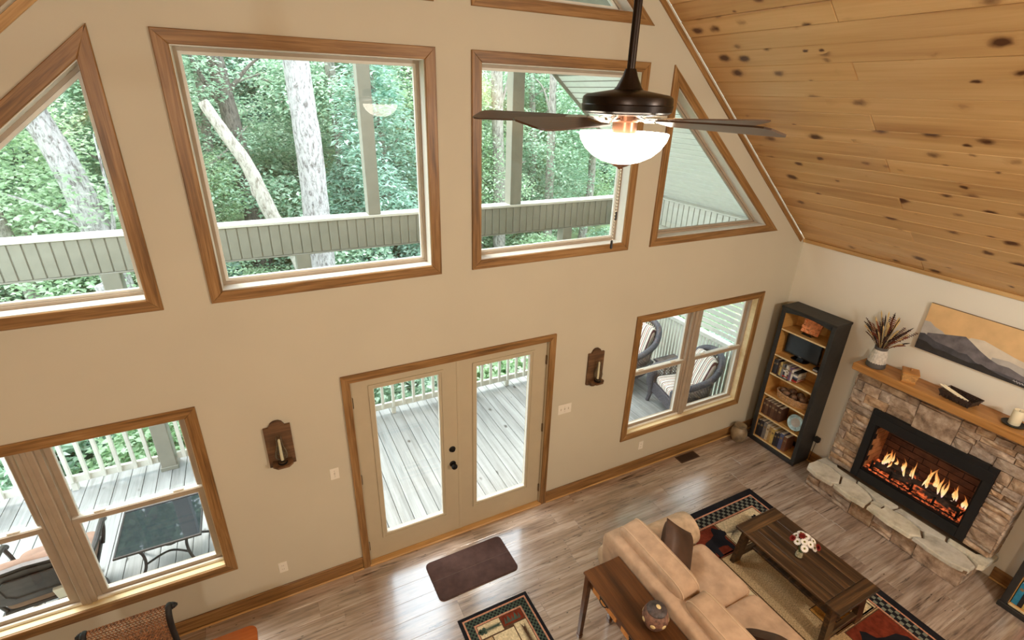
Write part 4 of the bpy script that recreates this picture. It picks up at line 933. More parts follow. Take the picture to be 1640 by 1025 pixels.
# ------------------------------------------------------------------ sofa
so = thing('sofa', 'tan suede two-seat sofa facing the fireplace with its back to the console table', 'sofa', (0, 0, 0)); SY = -2.05
MB().box(0.93, 1.78, SY-0.62, SY+0.62, 0.09, 0.30, 0.03).obj('base', 'suede', so)
MB().soft((0.955, SY, 0.44), (0.115, 0.845, 0.40), 0.22, 0.18, 40, 16, fn=lambda p: (p[0]+0.05*(0.5-p[2]), p[1], p[2])).obj('back_frame', 'suede', so, smooth=True)
for s_ in (1, -1):
    yc = SY+s_*0.74
    m = MB(); m.soft((1.34, yc, 0.31), (0.485, 0.135, 0.25), 0.2, 0.18, 36, 12); m.obj('arm', 'suede', so, smooth=True)
    mm = MB(); prof = [(0.0, -0.50), (0.10, -0.50), (0.145, -0.485), (0.158, -0.44), (0.158, 0.42), (0.15, 0.47), (0.11, 0.495), (0, 0.50)]
    mm.lathe(prof, 24); mm.xf(Matrix.Rotation(PI/2, 4, 'Y')); mm.obj('arm_roll', 'suede_light' if s_ > 0 else 'suede', so, (1.35, yc+s_*0.012, 0.475), smooth=True)
    # seat and back cushions
    cy = SY+s_*0.288
    c_ = MB().soft((0, 0, 0), (0.395, 0.283, 0.095), 0.28, 0.18, 44, 14, fn=lambda p: (p[0], p[1], p[2]+0.02*(1-(p[0]/0.4)**2)*(1-(p[1]/0.285)**2))).obj('seat_cushion', 'suede', so, (1.425, cy, 0.40), smooth=True)
    e = [(0.397*math.copysign(abs(math.cos(a))**0.18, math.cos(a)), 0.285*math.copysign(abs(math.sin(a))**0.18, math.sin(a)), 0.045) for a in [2*PI*q/48 for q in range(48)]]
    MB().tube(e, 0.0065, 6, closed=True).obj('piping', 'suede_piping', c_)
    cy = SY+s_*0.385
    cb = MB().soft((0, 0, 0), (0.115, 0.378, 0.235), 0.30, 0.28, 44, 16, fn=lambda p: (p[0]*(1+0.25*(0.2-p[2])), p[1], p[2]))
    cb.xf(Matrix.Rotation(-0.16, 4, 'Y')); c_ = cb.obj('back_cushion', 'suede', so, (1.06, cy, 0.70), smooth=True)
    for xx in (-0.075, 0.075):
        e = []
        for q in range(60):
            a = 2*PI*q/60; yy = 0.374*math.copysign(abs(math.cos(a))**0.28, math.cos(a)); z_ = 0.233*math.copysign(abs(math.sin(a))**0.28, math.sin(a))
            e.append(Matrix.Rotation(-0.16, 4, 'Y') @ Vector((xx*(1+0.25*(0.2-z_)), yy, z_)))
        MB().tube(e, 0.0055, 6, closed=True).obj('piping', 'suede_piping', c_)
for a in (1.02, 1.70):
    for b in (SY-0.78, SY+0.78): MB().lathe([(0.022, 0), (0.03, 0.06), (0.032, 0.1)], 12).obj('foot', 'console_wood', so, (a, b, 0.0))
def cushion(name, label, loc, rot, h, mat, seam):
    t = thing(name, label, 'pillow', loc, 0); t.matrix_basis = Matrix.Translation(loc) @ Matrix.Rotation(rot[2], 4, 'Z') @ Matrix.Rotation(rot[0], 4, 'X') @ Matrix.Rotation(rot[1], 4, 'Y')
    def pf(p):
        u, v = p[0]/h, p[2]/h; k = 1+0.10*(abs(u)**3*abs(v)**3); return (p[0]*k, p[1], p[2]*k)
    m = MB(); n = 18; vs = []; fs = []
    for sd in (-1, 1):
        for i in range(n+1):
            for j in range(n+1):
                u = -1+2*i/n; v_ = -1+2*j/n; th = 0.085*((1-u**4)*(1-v_**4))**0.55; c = 1-0.06*(1-u*u) if abs(v_) > 0.99 else 1
                vs.append((u*h*(1-0.05*(1-v_*v_)), sd*th, v_*h*(1-0.05*(1-u*u))))
        o = 0 if sd < 0 else (n+1)**2
        for i in range(n):
            for j in range(n): q = o+i*(n+1)+j; fs.append((q, q+1, q+n+2, q+n+1))
    m.add(vs, fs); m.obj('cover', mat, t, smooth=True, weld=True)
    e = [];
    for q in range(4*n):
        s_, f_ = divmod(q, n); f = -1+2*f_/n; u, v_ = ((f, -1), (1, f), (-f, 1), (-1, -f))[s_]
        e.append((u*h*(1-0.05*(1-v_*v_)), 0, v_*h*(1-0.05*(1-u*u))))
    MB().tube(e, 0.005, 6, closed=True).obj('welt', seam, t)
    return t
cushion('throw_pillow', 'dark brown leather pillow propped in the far corner of the sofa', (1.35, -1.585, 0.69), (0.48, 0.70, math.radians(-158)), 0.205, 'leather_dark', 'leather_dark')
cushion('throw_pillow', 'dark brown leather pillow at the near end of the sofa, cut by the frame', (1.38, -2.55, 0.68), (0.5, 0.7, math.radians(-60)), 0.2, 'leather_dark', 'leather_dark')
# ------------------------------------------------------------------ console table behind the sofa
ct = thing('console_table', 'dark cherry console table with light drawer fronts behind the sofa', 'table', (0.645, -2.06, 0)); CL, CD, CH = 1.20, 0.355, 0.765
o = plank('table_top', (-CD/2, CL/2, CH), (0,-1,0), (0,0,1), CL, CD, 0.022, 'console_wood', ct, 0.006); o.matrix_basis = Matrix(((0,1,0,-CD/2),(-1,0,0,CL/2),(0,0,1,CH),(0,0,0,1)))
MB().box(-CD/2+0.035, CD/2-0.03, -CL/2+0.04, CL/2-0.04, CH-0.13, CH-0.022, 0.003).obj('apron', 'console_wood', ct)
for sx in (-1, 1):
    for sy in (-1, 1):
        m = MB(); cx, cy = sx*(CD/2-0.032), sy*(CL/2-0.04); fx, fy = sx*0.012, sy*0.012
        m.add([(cx+a*0.022, cy+b*0.022, CH-0.022) for a, b in ((-1,-1),(1,-1),(1,1),(-1,1))]+[(cx+fx+a*0.017, cy+fy+b*0.017, 0.05) for a, b in ((-1,-1),(1,-1),(1,1),(-1,1))]+[(cx+fx+a*0.02, cy+fy+b*0.02, 0.04) for a, b in ((-1,-1),(1,-1),(1,1),(-1,1))]+[(cx+fx+a*0.016, cy+fy+b*0.016, 0.001) for a, b in ((-1,-1),(1,-1),(1,1),(-1,1))],
              [(0,1,2,3), (12,13,14,15)]+[(r*4+q, r*4+(q+1) % 4, r*4+4+(q+1) % 4, r*4+4+q) for r in range(3) for q in range(4)]); m.obj('leg', 'console_wood', ct)
for i in range(3):
    y0 = CL/2-0.11-i*0.35; d_ = MB().box(-0.006, 0.012, -0.29, 0, -0.085, 0, 0.004).obj('drawer_front', 'console_burl', ct, (-CD/2+0.03, y0, CH-0.032))
    MB().tube(bez([(-0.006, -0.185, -0.035), (-0.022, -0.175, -0.045), (-0.024, -0.145, -0.052), (-0.022, -0.115, -0.045), (-0.006, -0.105, -0.035)], 4), 0.004, 6).obj('drawer_pull', 'dark_iron', d_)
    MB().box(-0.009, -0.005, -0.20, -0.09, -0.042, -0.026, 0.002).obj('pull_plate', 'dark_iron', d_)
jr = thing('painted_jar', 'round brown painted pottery jar with cream spots on the console table', 'jar', (0.675, -2.05, CH+0.001))
prof = [(0, 0), (0.05, 0.0), (0.062, 0.008), (0.085, 0.05), (0.093, 0.085), (0.088, 0.12), (0.072, 0.152), (0.066, 0.158)]
MB().lathe(prof, 32).obj('body', 'jar_ground', jr, smooth=True)
MB().lathe([(0.070, 0.154), (0.071, 0.162), (0.064, 0.172), (0.04, 0.184), (0.012, 0.189), (0, 0.19)], 32).obj('lid', 'jar_dark', jr, smooth=True)
def spot(a, z, r, s_): 
    R_ = Matrix.Rotation(a, 4, 'Z') @ Matrix.Translation((r, 0, z)) @ Matrix.Rotation(PI/2, 4, 'Y'); m = MB().soft((0, 0, 0), (s_, s_*1.1, 0.004), 0.8, 1, 14, 6); m.xf(R_); m.obj('painted_spot', 'jar_spot', jr, smooth=True)
for q in range(7): spot(q*2*PI/7+0.2, 0.085, 0.0905, 0.017)
m = MB().soft((0, 0, 0), (0.017, 0.02, 0.004), 0.8, 1, 14, 6); m.obj('painted_spot', 'jar_spot', jr, (0.006, -0.004, 0.187), smooth=True)
# ------------------------------------------------------------------ coffee table
cf = thing('coffee_table', 'dark-stained plank coffee table with slanted legs on the patterned rug', 'table', (2.567, -1.987, 0.013)); TL, TW, TH = 1.04, 0.56, 0.437
w4 = (TW-0.0)/4
def yplank(name, x, y, z, L, W, T, mat, par):
    o = plank(name, (x, y, z), (0,-1,0), (0,0,1), L, W, T, mat, par, 0.004); o.matrix_basis = Matrix(((0,1,0,x),(-1,0,0,y),(0,0,1,z),(0,0,0,1))); return o
for i in range(4): yplank('top_plank', -TW/2+i*w4+0.0008, TL/2-0.13, TH, TL-0.26, w4-0.0016, 0.03, 'table_dark', cf)
for sy in (1, -1): plank('breadboard_end', (-TW/2, sy*(TL/2-0.064)-0.064, TH), (1,0,0), (0,0,1), TW, 0.128, 0.03, 'table_dark', cf, 0.004)
MB().box(-TW/2+0.05, TW/2-0.05, -TL/2+0.08, TL/2-0.08, TH-0.085, TH-0.03, 0.004).obj('apron', 'table_dark', cf)
for sy in (1, -1):
    for sx in (1, -1):
        m = MB(); m.prism([(-0.052, 0.0), (0.052, 0.0), (0.05, TH-0.031), (-0.05, TH-0.031)], -0.022, 0.022, 'y'); m.v = [(x+sx*(TW/2-0.07)+sx*0.02*(1-z/TH), y+sy*(TL/2-0.085)-sy*0.035*(z/TH)+sy*0.03, z) for x, y, z in m.v]; m.obj('leg', 'table_dark', cf)
    MB().box(-TW/2+0.09, TW/2-0.09, -0.02, 0.02, 0.06, 0.115, 0.004).obj('stretcher', 'table_dark', cf, (0, sy*(TL/2-0.06), 0))
MB().box(-0.03, 0.03, -TL/2+0.08, TL/2-0.08, 0.075, 0.105, 0.004).obj('long_stretcher', 'table_dark', cf)
# vase of daisies
fv = thing('flower_vase', 'small clear glass vase with pebbles standing on the coffee table', 'vase', (2.51, -1.975, 0.4515))
MB().lathe([(0, 0), (0.034, 0.0), (0.037, 0.004), (0.031, 0.06), (0.031, 0.13), (0.039, 0.165), (0.037, 0.165), (0.028, 0.13), (0.028, 0.06), (0.033, 0.008), (0, 0.007)], 28).obj('glass', 'clear_glass', fv, smooth=True)
MB().lathe([(0, 0.009), (0.031, 0.009), (0.0275, 0.045), (0, 0.048)], 24).obj('pebble_fill', 'vase_pebble', fv, smooth=True)
random.seed(4)
def flower(loc, nrm, kind, label):
    t = thing('daisy' if kind == 'w' else 'red_chrysanthemum', label, 'flower', (2.51, -1.975, 0.4515+0.052), 0, 'flowers in the coffee table vase'); loc = Vector(loc); nrm = Vector(nrm).normalized()
    R_ = Matrix.Translation(loc) @ nrm.to_track_quat('Z', 'Y').to_matrix().to_4x4()
    MB().tube(bez([(loc.x*0.12, loc.y*0.12, 0.0), (loc.x*0.3, loc.y*0.3, 0.06), tuple(loc-nrm*0.004)], 4), 0.0022, 5).obj('stalk', 'leaf_stem', t)
    m = MB()
    for ring_ in range(2 if kind == 'w' else 4):
        n = 15 if kind == 'w' else 13; R1 = (0.034-0.006*ring_) if kind == 'w' else 0.033-0.007*ring_
        for q in range(n):
            a = 2*PI*(q+0.5*ring_)/n; s0 = len(m.v); wd = 0.0052
            up_ = 0.003+0.005*ring_ + (0.003 if kind == 'r' else 0)
            m.add([(0.004, -0.002, 0), (R1*0.6, -wd, up_*0.6), (R1*0.95, -wd*0.7, up_), (R1, 0, up_), (R1*0.95, wd*0.7, up_), (R1*0.6, wd, up_*0.6), (0.004, 0.002, 0), (R1*0.55, 0, up_*0.6+0.0022)], [(0,1,7), (1,2,7), (2,3,7), (3,4,7), (4,5,7), (5,6,7), (6,0,7)]); m.xf(Matrix.Rotation(a, 4, 'Z'), s0)
    m.xf(R_); m.obj('petals', 'petal_white' if kind == 'w' else 'petal_red', t)
    e = MB().soft((0, 0, 0.004), (0.009, 0.009, 0.005), 1, 1, 12, 6); e.xf(R_); e.obj('flower_eye', 'flower_eye' if kind == 'w' else 'petal_red', t, smooth=True)
FL = [(-.055,.02,.10,'w'),(-.02,.06,.115,'w'),(.03,.055,.13,'w'),(.06,.01,.125,'w'),(.015,.0,.145,'w'),(-.03,-.02,.125,'w'),(.05,-.045,.12,'w'),(.0,-.055,.115,'w'),(-.05,-.045,.08,'w'),(.065,.05,.10,'w'),(.03,-.08,.085,'w'),
      (-.055,.062,.085,'r'),(-.012,.018,.135,'r'),(.035,-.10,.10,'r')]
FLAB = ['white daisy low on the sofa side of the bouquet', 'white daisy at the far left of the bouquet', 'white daisy at the back left of the bouquet', 'white daisy on the fireplace side of the bouquet', 'topmost white daisy in the middle of the bouquet', 'white daisy in front of the middle red bloom', 'white daisy at the back right of the bouquet', 'white daisy just right of the middle red bloom', 'lowest white daisy facing the sofa', 'white daisy tucked at the back edge of the bouquet', 'white daisy beside the right-hand red bloom',
        'dark red bloom at the left of the bouquet', 'dark red bloom in the middle of the bouquet', 'dark red bloom at the right of the bouquet']
for (a, b, c, kd), lb in zip(FL, FLAB): flower((a*1.02, b*1.05, c+0.035+(0.012 if kd == 'r' else 0)), (a*7-0.15, b*7-0.1, 0.6), kd, lb)
# ------------------------------------------------------------------ rugs and mat
def patch(par, poly, z0, z1, mat, name='woven_panel'): return MB().prism(poly, z0, z1).obj(name, mat, par)
def R4(x0, x1, y0, y1): return [(x0, y0), (x1, y0), (x1, y1), (x0, y1)]
def frame4(par, x0, x1, y0, y1, w, z0, z1, mat, name):
    m = MB(); m.prism(R4(x0, x1, y0, y0+w), z0, z1).prism(R4(x0, x1, y1-w, y1), z0, z1).prism(R4(x0, x0+w, y0+w, y1-w), z0, z1).prism(R4(x1-w, x1, y0+w, y1-w), z0, z1); return m.obj(name, mat, par)
def checks(par, x0, x1, y0, y1, w, z0, z1, mat, nrow=3, c=None, name='check_pattern'):
    """woven check band between the rectangle and its inset by w"""
    c = c or w/nrow; m = MB()
    nx = int(round((x1-x0)/c)); ny = int(round((y1-y0)/c)); cx = (x1-x0)/nx; cy = (y1-y0)/ny
    for i in range(nx):
        for j in range(ny):
            if nrow <= i < nx-nrow and nrow <= j < ny-nrow: continue
            if (i+j) % 2: continue
            m.prism(R4(x0+i*cx+c*.06, x0+(i+1)*cx-c*.06, y0+j*cy+c*.06, y0+(j+1)*cy-c*.06), z0, z1)
    o = m.obj(name, mat, par); o['kind'] = 'stuff'; return o
BEAR = [(-.46,-.30),(-.40,-.02),(-.28,.10),(-.05,.14),(.10,.20),(.16,.34),(.24,.40),(.30,.33),(.40,.25),(.47,.16),(.44,.08),(.34,.06),(.30,-.02),(.33,-.22),(.31,-.36),(.20,-.36),(.19,-.18),(.06,-.14),(-.10,-.14),(-.14,-.36),(-.25,-.37),(-.27,-.20),(-.33,-.36),(-.45,-.36)]
def needle_sprig(par, cx, cy, ang, L, z, mat, n=26):
    m = MB()
    for i in range(n):
        t = i/n; s_ = 1 if i % 2 else -1; a = ang+s_*(0.35+0.35*(1-t)); bx_ = cx+math.cos(ang)*L*t; by_ = cy+math.sin(ang)*L*t; l = L*0.34
        ex, ey = math.cos(a)*l, math.sin(a)*l; nx_, ny_ = -math.sin(a)*0.004, math.cos(a)*0.004
        m.prism([(bx_-nx_, by_-ny_), (bx_+ex, by_+ey), (bx_+nx_, by_+ny_)], z, z+0.0012)
    for (dx, dy) in ((0, 0), (-.02, .012), (-.018, -.014), (.012, .016), (.014, -.016), (-.034, 0)): m.prism([(cx+dx+0.016*math.cos(q), cy+dy+0.016*math.sin(q)) for q in [2*PI*e/8 for e in range(8)]], z, z+0.0014)
    return m.obj('pine_sprig', mat, par)
rg = thing('area_rug', 'lodge-style area rug with black check border and bear panels under the coffee table', 'rug', (0, 0, 0)); X0, X1, RY0, RY1 = 1.76, 3.335, -3.22, -0.872
z = 0.0105
patch(rg, R4(X0, X1, RY0, RY1), 0.0008, z, 'rug_black', 'backing')
frame4(rg, X0+0.075, X1-0.075, RY0+0.075, RY1-0.075, 0.016, z, z+0.001, 'rug_pink', 'cord_stripe')
checks(rg, X0+0.092, X1-0.092, RY0+0.092, RY1-0.092, 0.114, z, z+0.001, 'rug_grey', 3, 0.038)
frame4(rg, X0+0.205, X1-0.205, RY0+0.205, RY1-0.205, 0.018, z, z+0.001, 'rug_pink', 'cord_stripe')
ix0, ix1, iy0, iy1 = X0+0.223, X1-0.223, RY0+0.223, RY1-0.223; z1 = z+0.0012
patch(rg, R4(ix0, ix1, iy0, iy1), z-0.001, z+0.0008, 'rug_tan', 'field')
q = 0.42
for (a, b, c, d, mt_) in ((ix1-0.60, ix1, iy1-0.30, iy1, 'rug_cream'), (ix0+0.0, ix1-0.61, iy1-0.36, iy1, 'rug_red'), (ix0, ix0+0.60, iy0, iy0+0.30, 'rug_cream'), (ix0+0.61, ix1, iy0, iy0+0.52, 'rug_red'), (ix1-0.28, ix1, iy0+0.53, iy0+0.80, 'rug_cream'), (ix1-0.60, ix1-0.285, iy0+0.53, iy0+0.80, 'rug_gold'), (ix0+0.10, ix0+0.22, iy0+0.4, iy1-0.4, 'rug_cream')):
    patch(rg, R4(a, b, c, d), z, z1, mt_); frame4(rg, a, b, c, d, 0.008, z, z1+0.0005, 'rug_brown', 'panel_stripe')
frame4(rg, ix0+0.23, ix1-0.03, iy0+0.54, iy1-0.33, 0.014, z, z1, 'rug_brown', 'inner_stripe')
needle_sprig(rg, ix1-0.10, iy1-0.12, PI+0.12, 0.42, z1, 'rug_black', 34)
def bear(par, cx, cy, s_, z, ang, flip=1, mat='rug_black'):
    ca, sa = math.cos(ang), math.sin(ang); P = [(cx+s_*(flip*x*ca-y*sa), cy+s_*(flip*x*sa+y*ca)) for x, y in BEAR]
    if flip < 0: P.reverse()
    MB().prism(P, z, z+0.0012).obj('bear_silhouette', mat, par)
bear(rg, (ix0+ix1-0.61)/2+0.10, iy1-0.19, 0.42, z1, 0.0); bear(rg, ix0+0.61+(ix1-ix0-0.61)/2, iy0+0.26, 0.52, z1, 0.0, -1)
sr = thing('small_rug', 'small lodge-style rug with a checked border on the floor near the door', 'rug', (0, 0, 0)); a0, a1, b0, b1 = -0.40, 0.275, -1.95, -0.91
patch(sr, R4(a0, a1, b0, b1), 0.0008, 0.0085, 'rug_black', 'backing'); z = 0.0085; z1 = z+0.0012
frame4(sr, a0+0.030, a1-0.030, b0+0.030, b1-0.030, 0.094, z, z+0.0006, 'rug_green', 'border_field'); frame4(sr, a0+0.030, a1-0.030, b0+0.030, b1-0.030, 0.014, z, z+0.0012, 'rug_pink', 'cord_stripe'); frame4(sr, a0+0.108, a1-0.108, b0+0.108, b1-0.108, 0.014, z, z+0.0012, 'rug_pink', 'cord_stripe')
checks(sr, a0+0.048, a1-0.048, b0+0.048, b1-0.048, 0.058, z+0.0002, z+0.0013, 'rug_black', 3, 0.0195)
patch(sr, R4(a0+0.122, a1-0.122, b0+0.122, b1-0.122), z, z+0.0008, 'rug_brown', 'field')
for (c, d, e, f_, mt_) in ((a0+0.128, a0+0.335, b1-0.245, b1-0.128, 'rug_cream'), (a0+0.345, a1-0.128, b1-0.225, b1-0.128, 'rug_red'), (a0+0.128, a0+0.215, b1-0.50, b1-0.258, 'rug_tan'), (a0+0.225, a0+0.42, b1-0.50, b1-0.258, 'rug_cream'), (a0+0.43, a1-0.128, b1-0.56, b1-0.238, 'rug_cream'), (a0+0.128, a0+0.42, b0+0.128, b1-0.51, 'rug_tan'), (a0+0.43, a1-0.128, b0+0.128, b1-0.57, 'rug_red')):
    patch(sr, R4(c, d, e, f_), z, z1, mt_)
needle_sprig(sr, a0+0.165, b1-0.185, 0.0, 0.15, z1, 'rug_green', 22); needle_sprig(sr, a0+0.50, b1-0.50, PI/2, 0.2, z1, 'rug_brown', 30)
m = MB()
for i in range(7): xx = a0+0.375+i*0.022; m.prism([(xx-0.012, b1-0.21), (xx+0.012, b1-0.205), (xx+0.006+0.012*math.sin(i*2.1), b1-0.145+0.012*math.sin(i*1.7))], z1, z1+0.001)
m.obj('leaf_motif', 'rug_green', sr)
dm = thing('door_mat', 'plain dark brown rounded mat on the floor in front of the double door', 'mat', (-0.068, -0.448, 0.0005), 0.015)
def rr(w, h, r, n=6): return [(sx*(w-r)+r*math.cos(a0_+PI/2*k/n), sy*(h-r)+r*math.sin(a0_+PI/2*k/n)) for sx, sy, a0_ in ((1,1,0), (-1,1,PI/2), (-1,-1,PI), (1,-1,1.5*PI)) for k in range(n+1)]
MB().prism(rr(0.405, 0.225, 0.05), 0, 0.008).prism(rr(0.395, 0.215, 0.045), 0.008, 0.011).obj('mat_body', 'mat_brown', dm); MB().box(-0.40, 0.40, -0.002, 0.002, 0.0105, 0.0118).obj('fold_crease', 'leather_dark', dm)

# ------------------------------------------------------------------ ceiling fan
def make_fan(loc, label, zrod):
    t = thing('ceiling_fan', label, 'fan', loc)          # local z = 0 at blade height
    MB().tube([(0, 0, 0.16), (0, 0, zrod)], 0.0165, 14).obj('down_rod', 'bronze_dark', t, smooth=True)
    MB().lathe([(0, 0.19), (0.022, 0.19), (0.030, 0.165), (0.05, 0.125), (0.062, 0.112), (0.062, 0.108), (0, 0.108)], 28).obj('coupling_cover', 'bronze_dark', t, smooth=True)
    MB().lathe([(0.03, zrod-0.06), (0.065, zrod-0.02), (0.07, zrod+0.04)], 24).obj('ceiling_canopy', 'bronze_dark', t, smooth=True)
    MB().lathe([(0, 0.115), (0.06, 0.115), (0.10, 0.108), (0.165, 0.097), (0.178, 0.088), (0.181, 0.075), (0.180, 0.062), (0.183, 0.058), (0.180, 0.036), (0.172, 0.030), (0.12, 0.026), (0, 0.026)], 44).obj('motor_housing', 'bronze_dark', t, smooth=True)
    MB().lathe([(0.10, 0.028), (0.165, 0.032), (0.168, 0.026), (0.10, 0.020)], 40).obj('trim_ring', 'chrome', t, smooth=True)
    MB().lathe([(0, 0.026), (0.055, 0.026), (0.058, 0.0), (0.05, -0.005), (0.05, -0.05), (0.056, -0.055), (0.05, -0.06), (0, -0.06)], 28).obj('switch_housing', 'bronze_warm', t, smooth=True)
    n = 10; prof = [(0.0, -0.052)]
    bo = [(0.181, -0.045), (0.183, -0.050), (0.176, -0.075), (0.155, -0.108), (0.122, -0.137), (0.08, -0.158), (0.04, -0.168), (0.0, -0.17), (0.0, -0.164), (0.04, -0.162), (0.078, -0.153), (0.118, -0.132), (0.150, -0.104), (0.170, -0.073), (0.176, -0.046)]
    MB().lathe(bo, 44).obj('glass_bowl', 'lamp_bowl', t, smooth=True)
    MB().lathe([(0, -0.164), (0.042, -0.163), (0.046, -0.168), (0.030, -0.178), (0.012, -0.184), (0.010, -0.19), (0, -0.192)], 24).obj('finial', 'bronze_warm', t, smooth=True)
    m = MB()
    for k in range(3):
        a = 2*PI*k/3+0.5; m.tube(bez([(0.05*math.cos(a), 0.05*math.sin(a), -0.05), (0.12*math.cos(a), 0.12*math.sin(a), -0.046), (0.176*math.cos(a), 0.176*math.sin(a), -0.05)], 4), 0.004, 6)
    m.obj('bowl_arm', 'bronze_warm', t)
    # blades
    out = [(0.20, -0.046), (0.30, -0.058), (0.48, -0.068), (0.62, -0.073), (0.652, -0.066), (0.665, -0.045), (0.665, 0.045), (0.652, 0.066), (0.62, 0.073), (0.48, 0.068), (0.30, 0.058), (0.20, 0.046), (0.185, 0.0)]
    bm_ = MB().prism(out, -0.003, 0.003); bm_.xf(Matrix.Rotation(math.radians(-12), 4, 'X')); bme = bm_.mesh('blade')
    ir = MB().prism([(0.05, -0.012), (0.14, -0.016), (0.20, -0.036), (0.25, -0.03), (0.255, 0.03), (0.20, 0.036), (0.14, 0.016), (0.05, 0.012)], 0.003, 0.008); ir.xf(Matrix.Rotation(math.radians(-12), 4, 'X'))
    ir.tube([(0.06, 0.0, 0.02), (0.11, 0.0, 0.004), (0.16, 0.0, 0.006)], 0.008, 8); irm = ir.mesh('blade_iron')
    for k in range(5):
        b = link('blade', bme, 'blade_wood', t, (0, 0, 0), (0, 0, math.radians(132+72*k))); link('blade_iron', irm, 'chrome', b)
    for (dx, dy, zb, zt, lab_) in ((0.0, 0.0, -0.54, -0.19, 0), (0.036, 0.036, -0.42, -0.06, 1)):
        c = MB()
        c.tube([(dx, dy, zt), (dx, dy, zb+0.04)], 0.0018, 5)
        nb = int((zt-zb)/0.014)
        for q in range(nb): c.soft((dx, dy, zt-q*0.014), (0.0036, 0.0036, 0.0036), 1, 1, 5, 3)
        c_ = c.obj('pull_chain', 'chrome', t); MB().lathe([(0.002, 0.04), (0.005, 0.036), (0.006, 0.004), (0.003, 0)], 10, c=(dx, dy, zb)).obj('chain_fob', 'matte_black', c_)
    return t
fan = make_fan((0, -1.94, 4.132), 'bronze ceiling fan with five blades and a lit glass bowl', RZ-4.132-0.05)
# ------------------------------------------------------------------ candle sconces
def sconce(x, label, lc, lg):
    t = thing('wall_sconce', label, 'sconce', (x, -0.001, 1.413), 0, 'candle sconces on the gable wall'); w, h = 0.097, 0.452
    P = [(-w, 0.035), (-w*0.55, 0.03), (-w*0.35, 0.008), (0, 0.0), (w*0.35, 0.008), (w*0.55, 0.03), (w, 0.035), (w, h-0.05), (w*0.62, h-0.05), (w*0.42, h-0.015), (w*0.2, h-0.002), (0, h), (-w*0.2, h-0.002), (-w*0.42, h-0.015), (-w*0.62, h-0.05), (-w, h-0.05)]
    m = MB().prism(P, -0.022, 0, 'y'); o = m.obj('backboard', 'sconce_wood', t)
    MB().prism([(-0.07, -0.022), (-0.075, -0.09), (-0.04, -0.125), (0.04, -0.125), (0.075, -0.09), (0.07, -0.022)], 0.075, 0.093).obj('shelf', 'sconce_wood', t)
    MB().prism([(-0.022, 0.03), (-0.022, 0.075), (-0.10, 0.075), (-0.06, 0.055)], -0.012, 0.012, 'x').obj('bracket', 'sconce_wood', t)
    MB().lathe([(0, 0), (0.034, 0), (0.036, 0.008), (0.022, 0.014), (0.014, 0.02), (0.014, 0.03), (0, 0.03)], 20).obj('candle_cup', 'dark_iron', t, (0, -0.075, 0.093), smooth=True)
    c = thing('sconce_candle', lc, 'candle', (x, -0.076, 1.413+0.121), 0, 'sconce candles'); MB().lathe([(0, 0), (0.0115, 0), (0.0095, 0.19), (0.006, 0.20), (0, 0.201)], 14).obj('wax', 'candle_wax', c, smooth=True); MB().tube([(0, 0, 0.198), (0.001, 0, 0.212)], 0.001, 5).obj('wick', 'matte_black', c)
    g_ = thing('glass_chimney', lg, 'glass chimney', (x, -0.076, 1.413+0.108), 0, 'sconce chimneys'); MB().lathe([(0.024, 0), (0.03, 0.01), (0.046, 0.05), (0.049, 0.075), (0.042, 0.105), (0.028, 0.15), (0.023, 0.19), (0.024, 0.235), (0.0225, 0.235), (0.0215, 0.19), (0.0265, 0.15), (0.0405, 0.105), (0.0475, 0.075), (0.0445, 0.05), (0.0285, 0.01), (0.0225, 0)], 28).obj('glass', 'clear_glass', g_, smooth=True)
    MB().lathe([(0.024, -0.0005), (0.0275, -0.0005), (0.0275, 0.006), (0.0245, 0.006)], 24).obj('chimney_ring', 'hinge', g_, smooth=True)
sconce(-1.522, 'scalloped rustic wood candle sconce on the wall left of the double door', 'white candle inside the glass of the sconce left of the door', 'clear glass chimney on the sconce left of the door')
sconce(1.516, 'scalloped rustic wood candle sconce on the wall right of the double door', 'white candle inside the glass of the sconce right of the door', 'clear glass chimney on the sconce right of the door')
# ------------------------------------------------------------------ switches, outlets, vent
def wplate(name, label, cat, x, z, w, h, kind, n=1):
    t = thing(name, label, cat, (x, -0.0005, z)); MB().box(-w/2, w/2, -0.006, 0, -h/2, h/2, 0.003).obj('cover_plate', 'plate_white', t)
    for i in range(n):
        xx = (i-(n-1)/2)*0.046
        if kind == 'switch':
            MB().box(xx-0.005, xx+0.005, -0.0065, -0.004, -0.012, 0.012).obj('slot', 'frame_taupe', t); MB().box(xx-0.0038, xx+0.0038, -0.017, -0.006, 0.0, 0.009, 0.001).obj('toggle', 'plate_white', t)
        else:
            for zz in (-0.02, 0.02):
                r_ = MB().box(xx-0.0155, xx+0.0155, -0.0075, -0.004, zz-0.0135, zz+0.0135, 0.002).obj('socket', 'plate_white', t)
                for s_ in (-0.006, 0.006): MB().box(xx+s_-0.001, xx+s_+0.001, -0.0079, -0.007, zz-0.004, zz+0.006).obj('socket_slot', 'matte_black', r_)
    for zz in (-h*0.26, h*0.26):
        if kind == 'switch': MB().lathe([(0, 0), (0.003, 0), (0, 0.001)], 8).obj('screw', 'chrome', t, (0, -0.0062, zz), (PI/2, 0, 0))
    return t
wplate('light_switch', 'white single light switch left of the double door', 'switch', -1.152, 1.203, 0.075, 0.115, 'switch')
wplate('switch_panel', 'white triple light switch right of the double door', 'switch', 1.182, 1.21, 0.165, 0.118, 'switch', 3)
wplate('wall_outlet', 'white wall outlet low on the wall below the left sconce', 'outlet', -1.682, 0.355, 0.072, 0.116, 'outlet')
wplate('wall_outlet', 'white wall outlet under the window next to the bookcase', 'outlet', 2.352, 0.352, 0.072, 0.116, 'outlet')
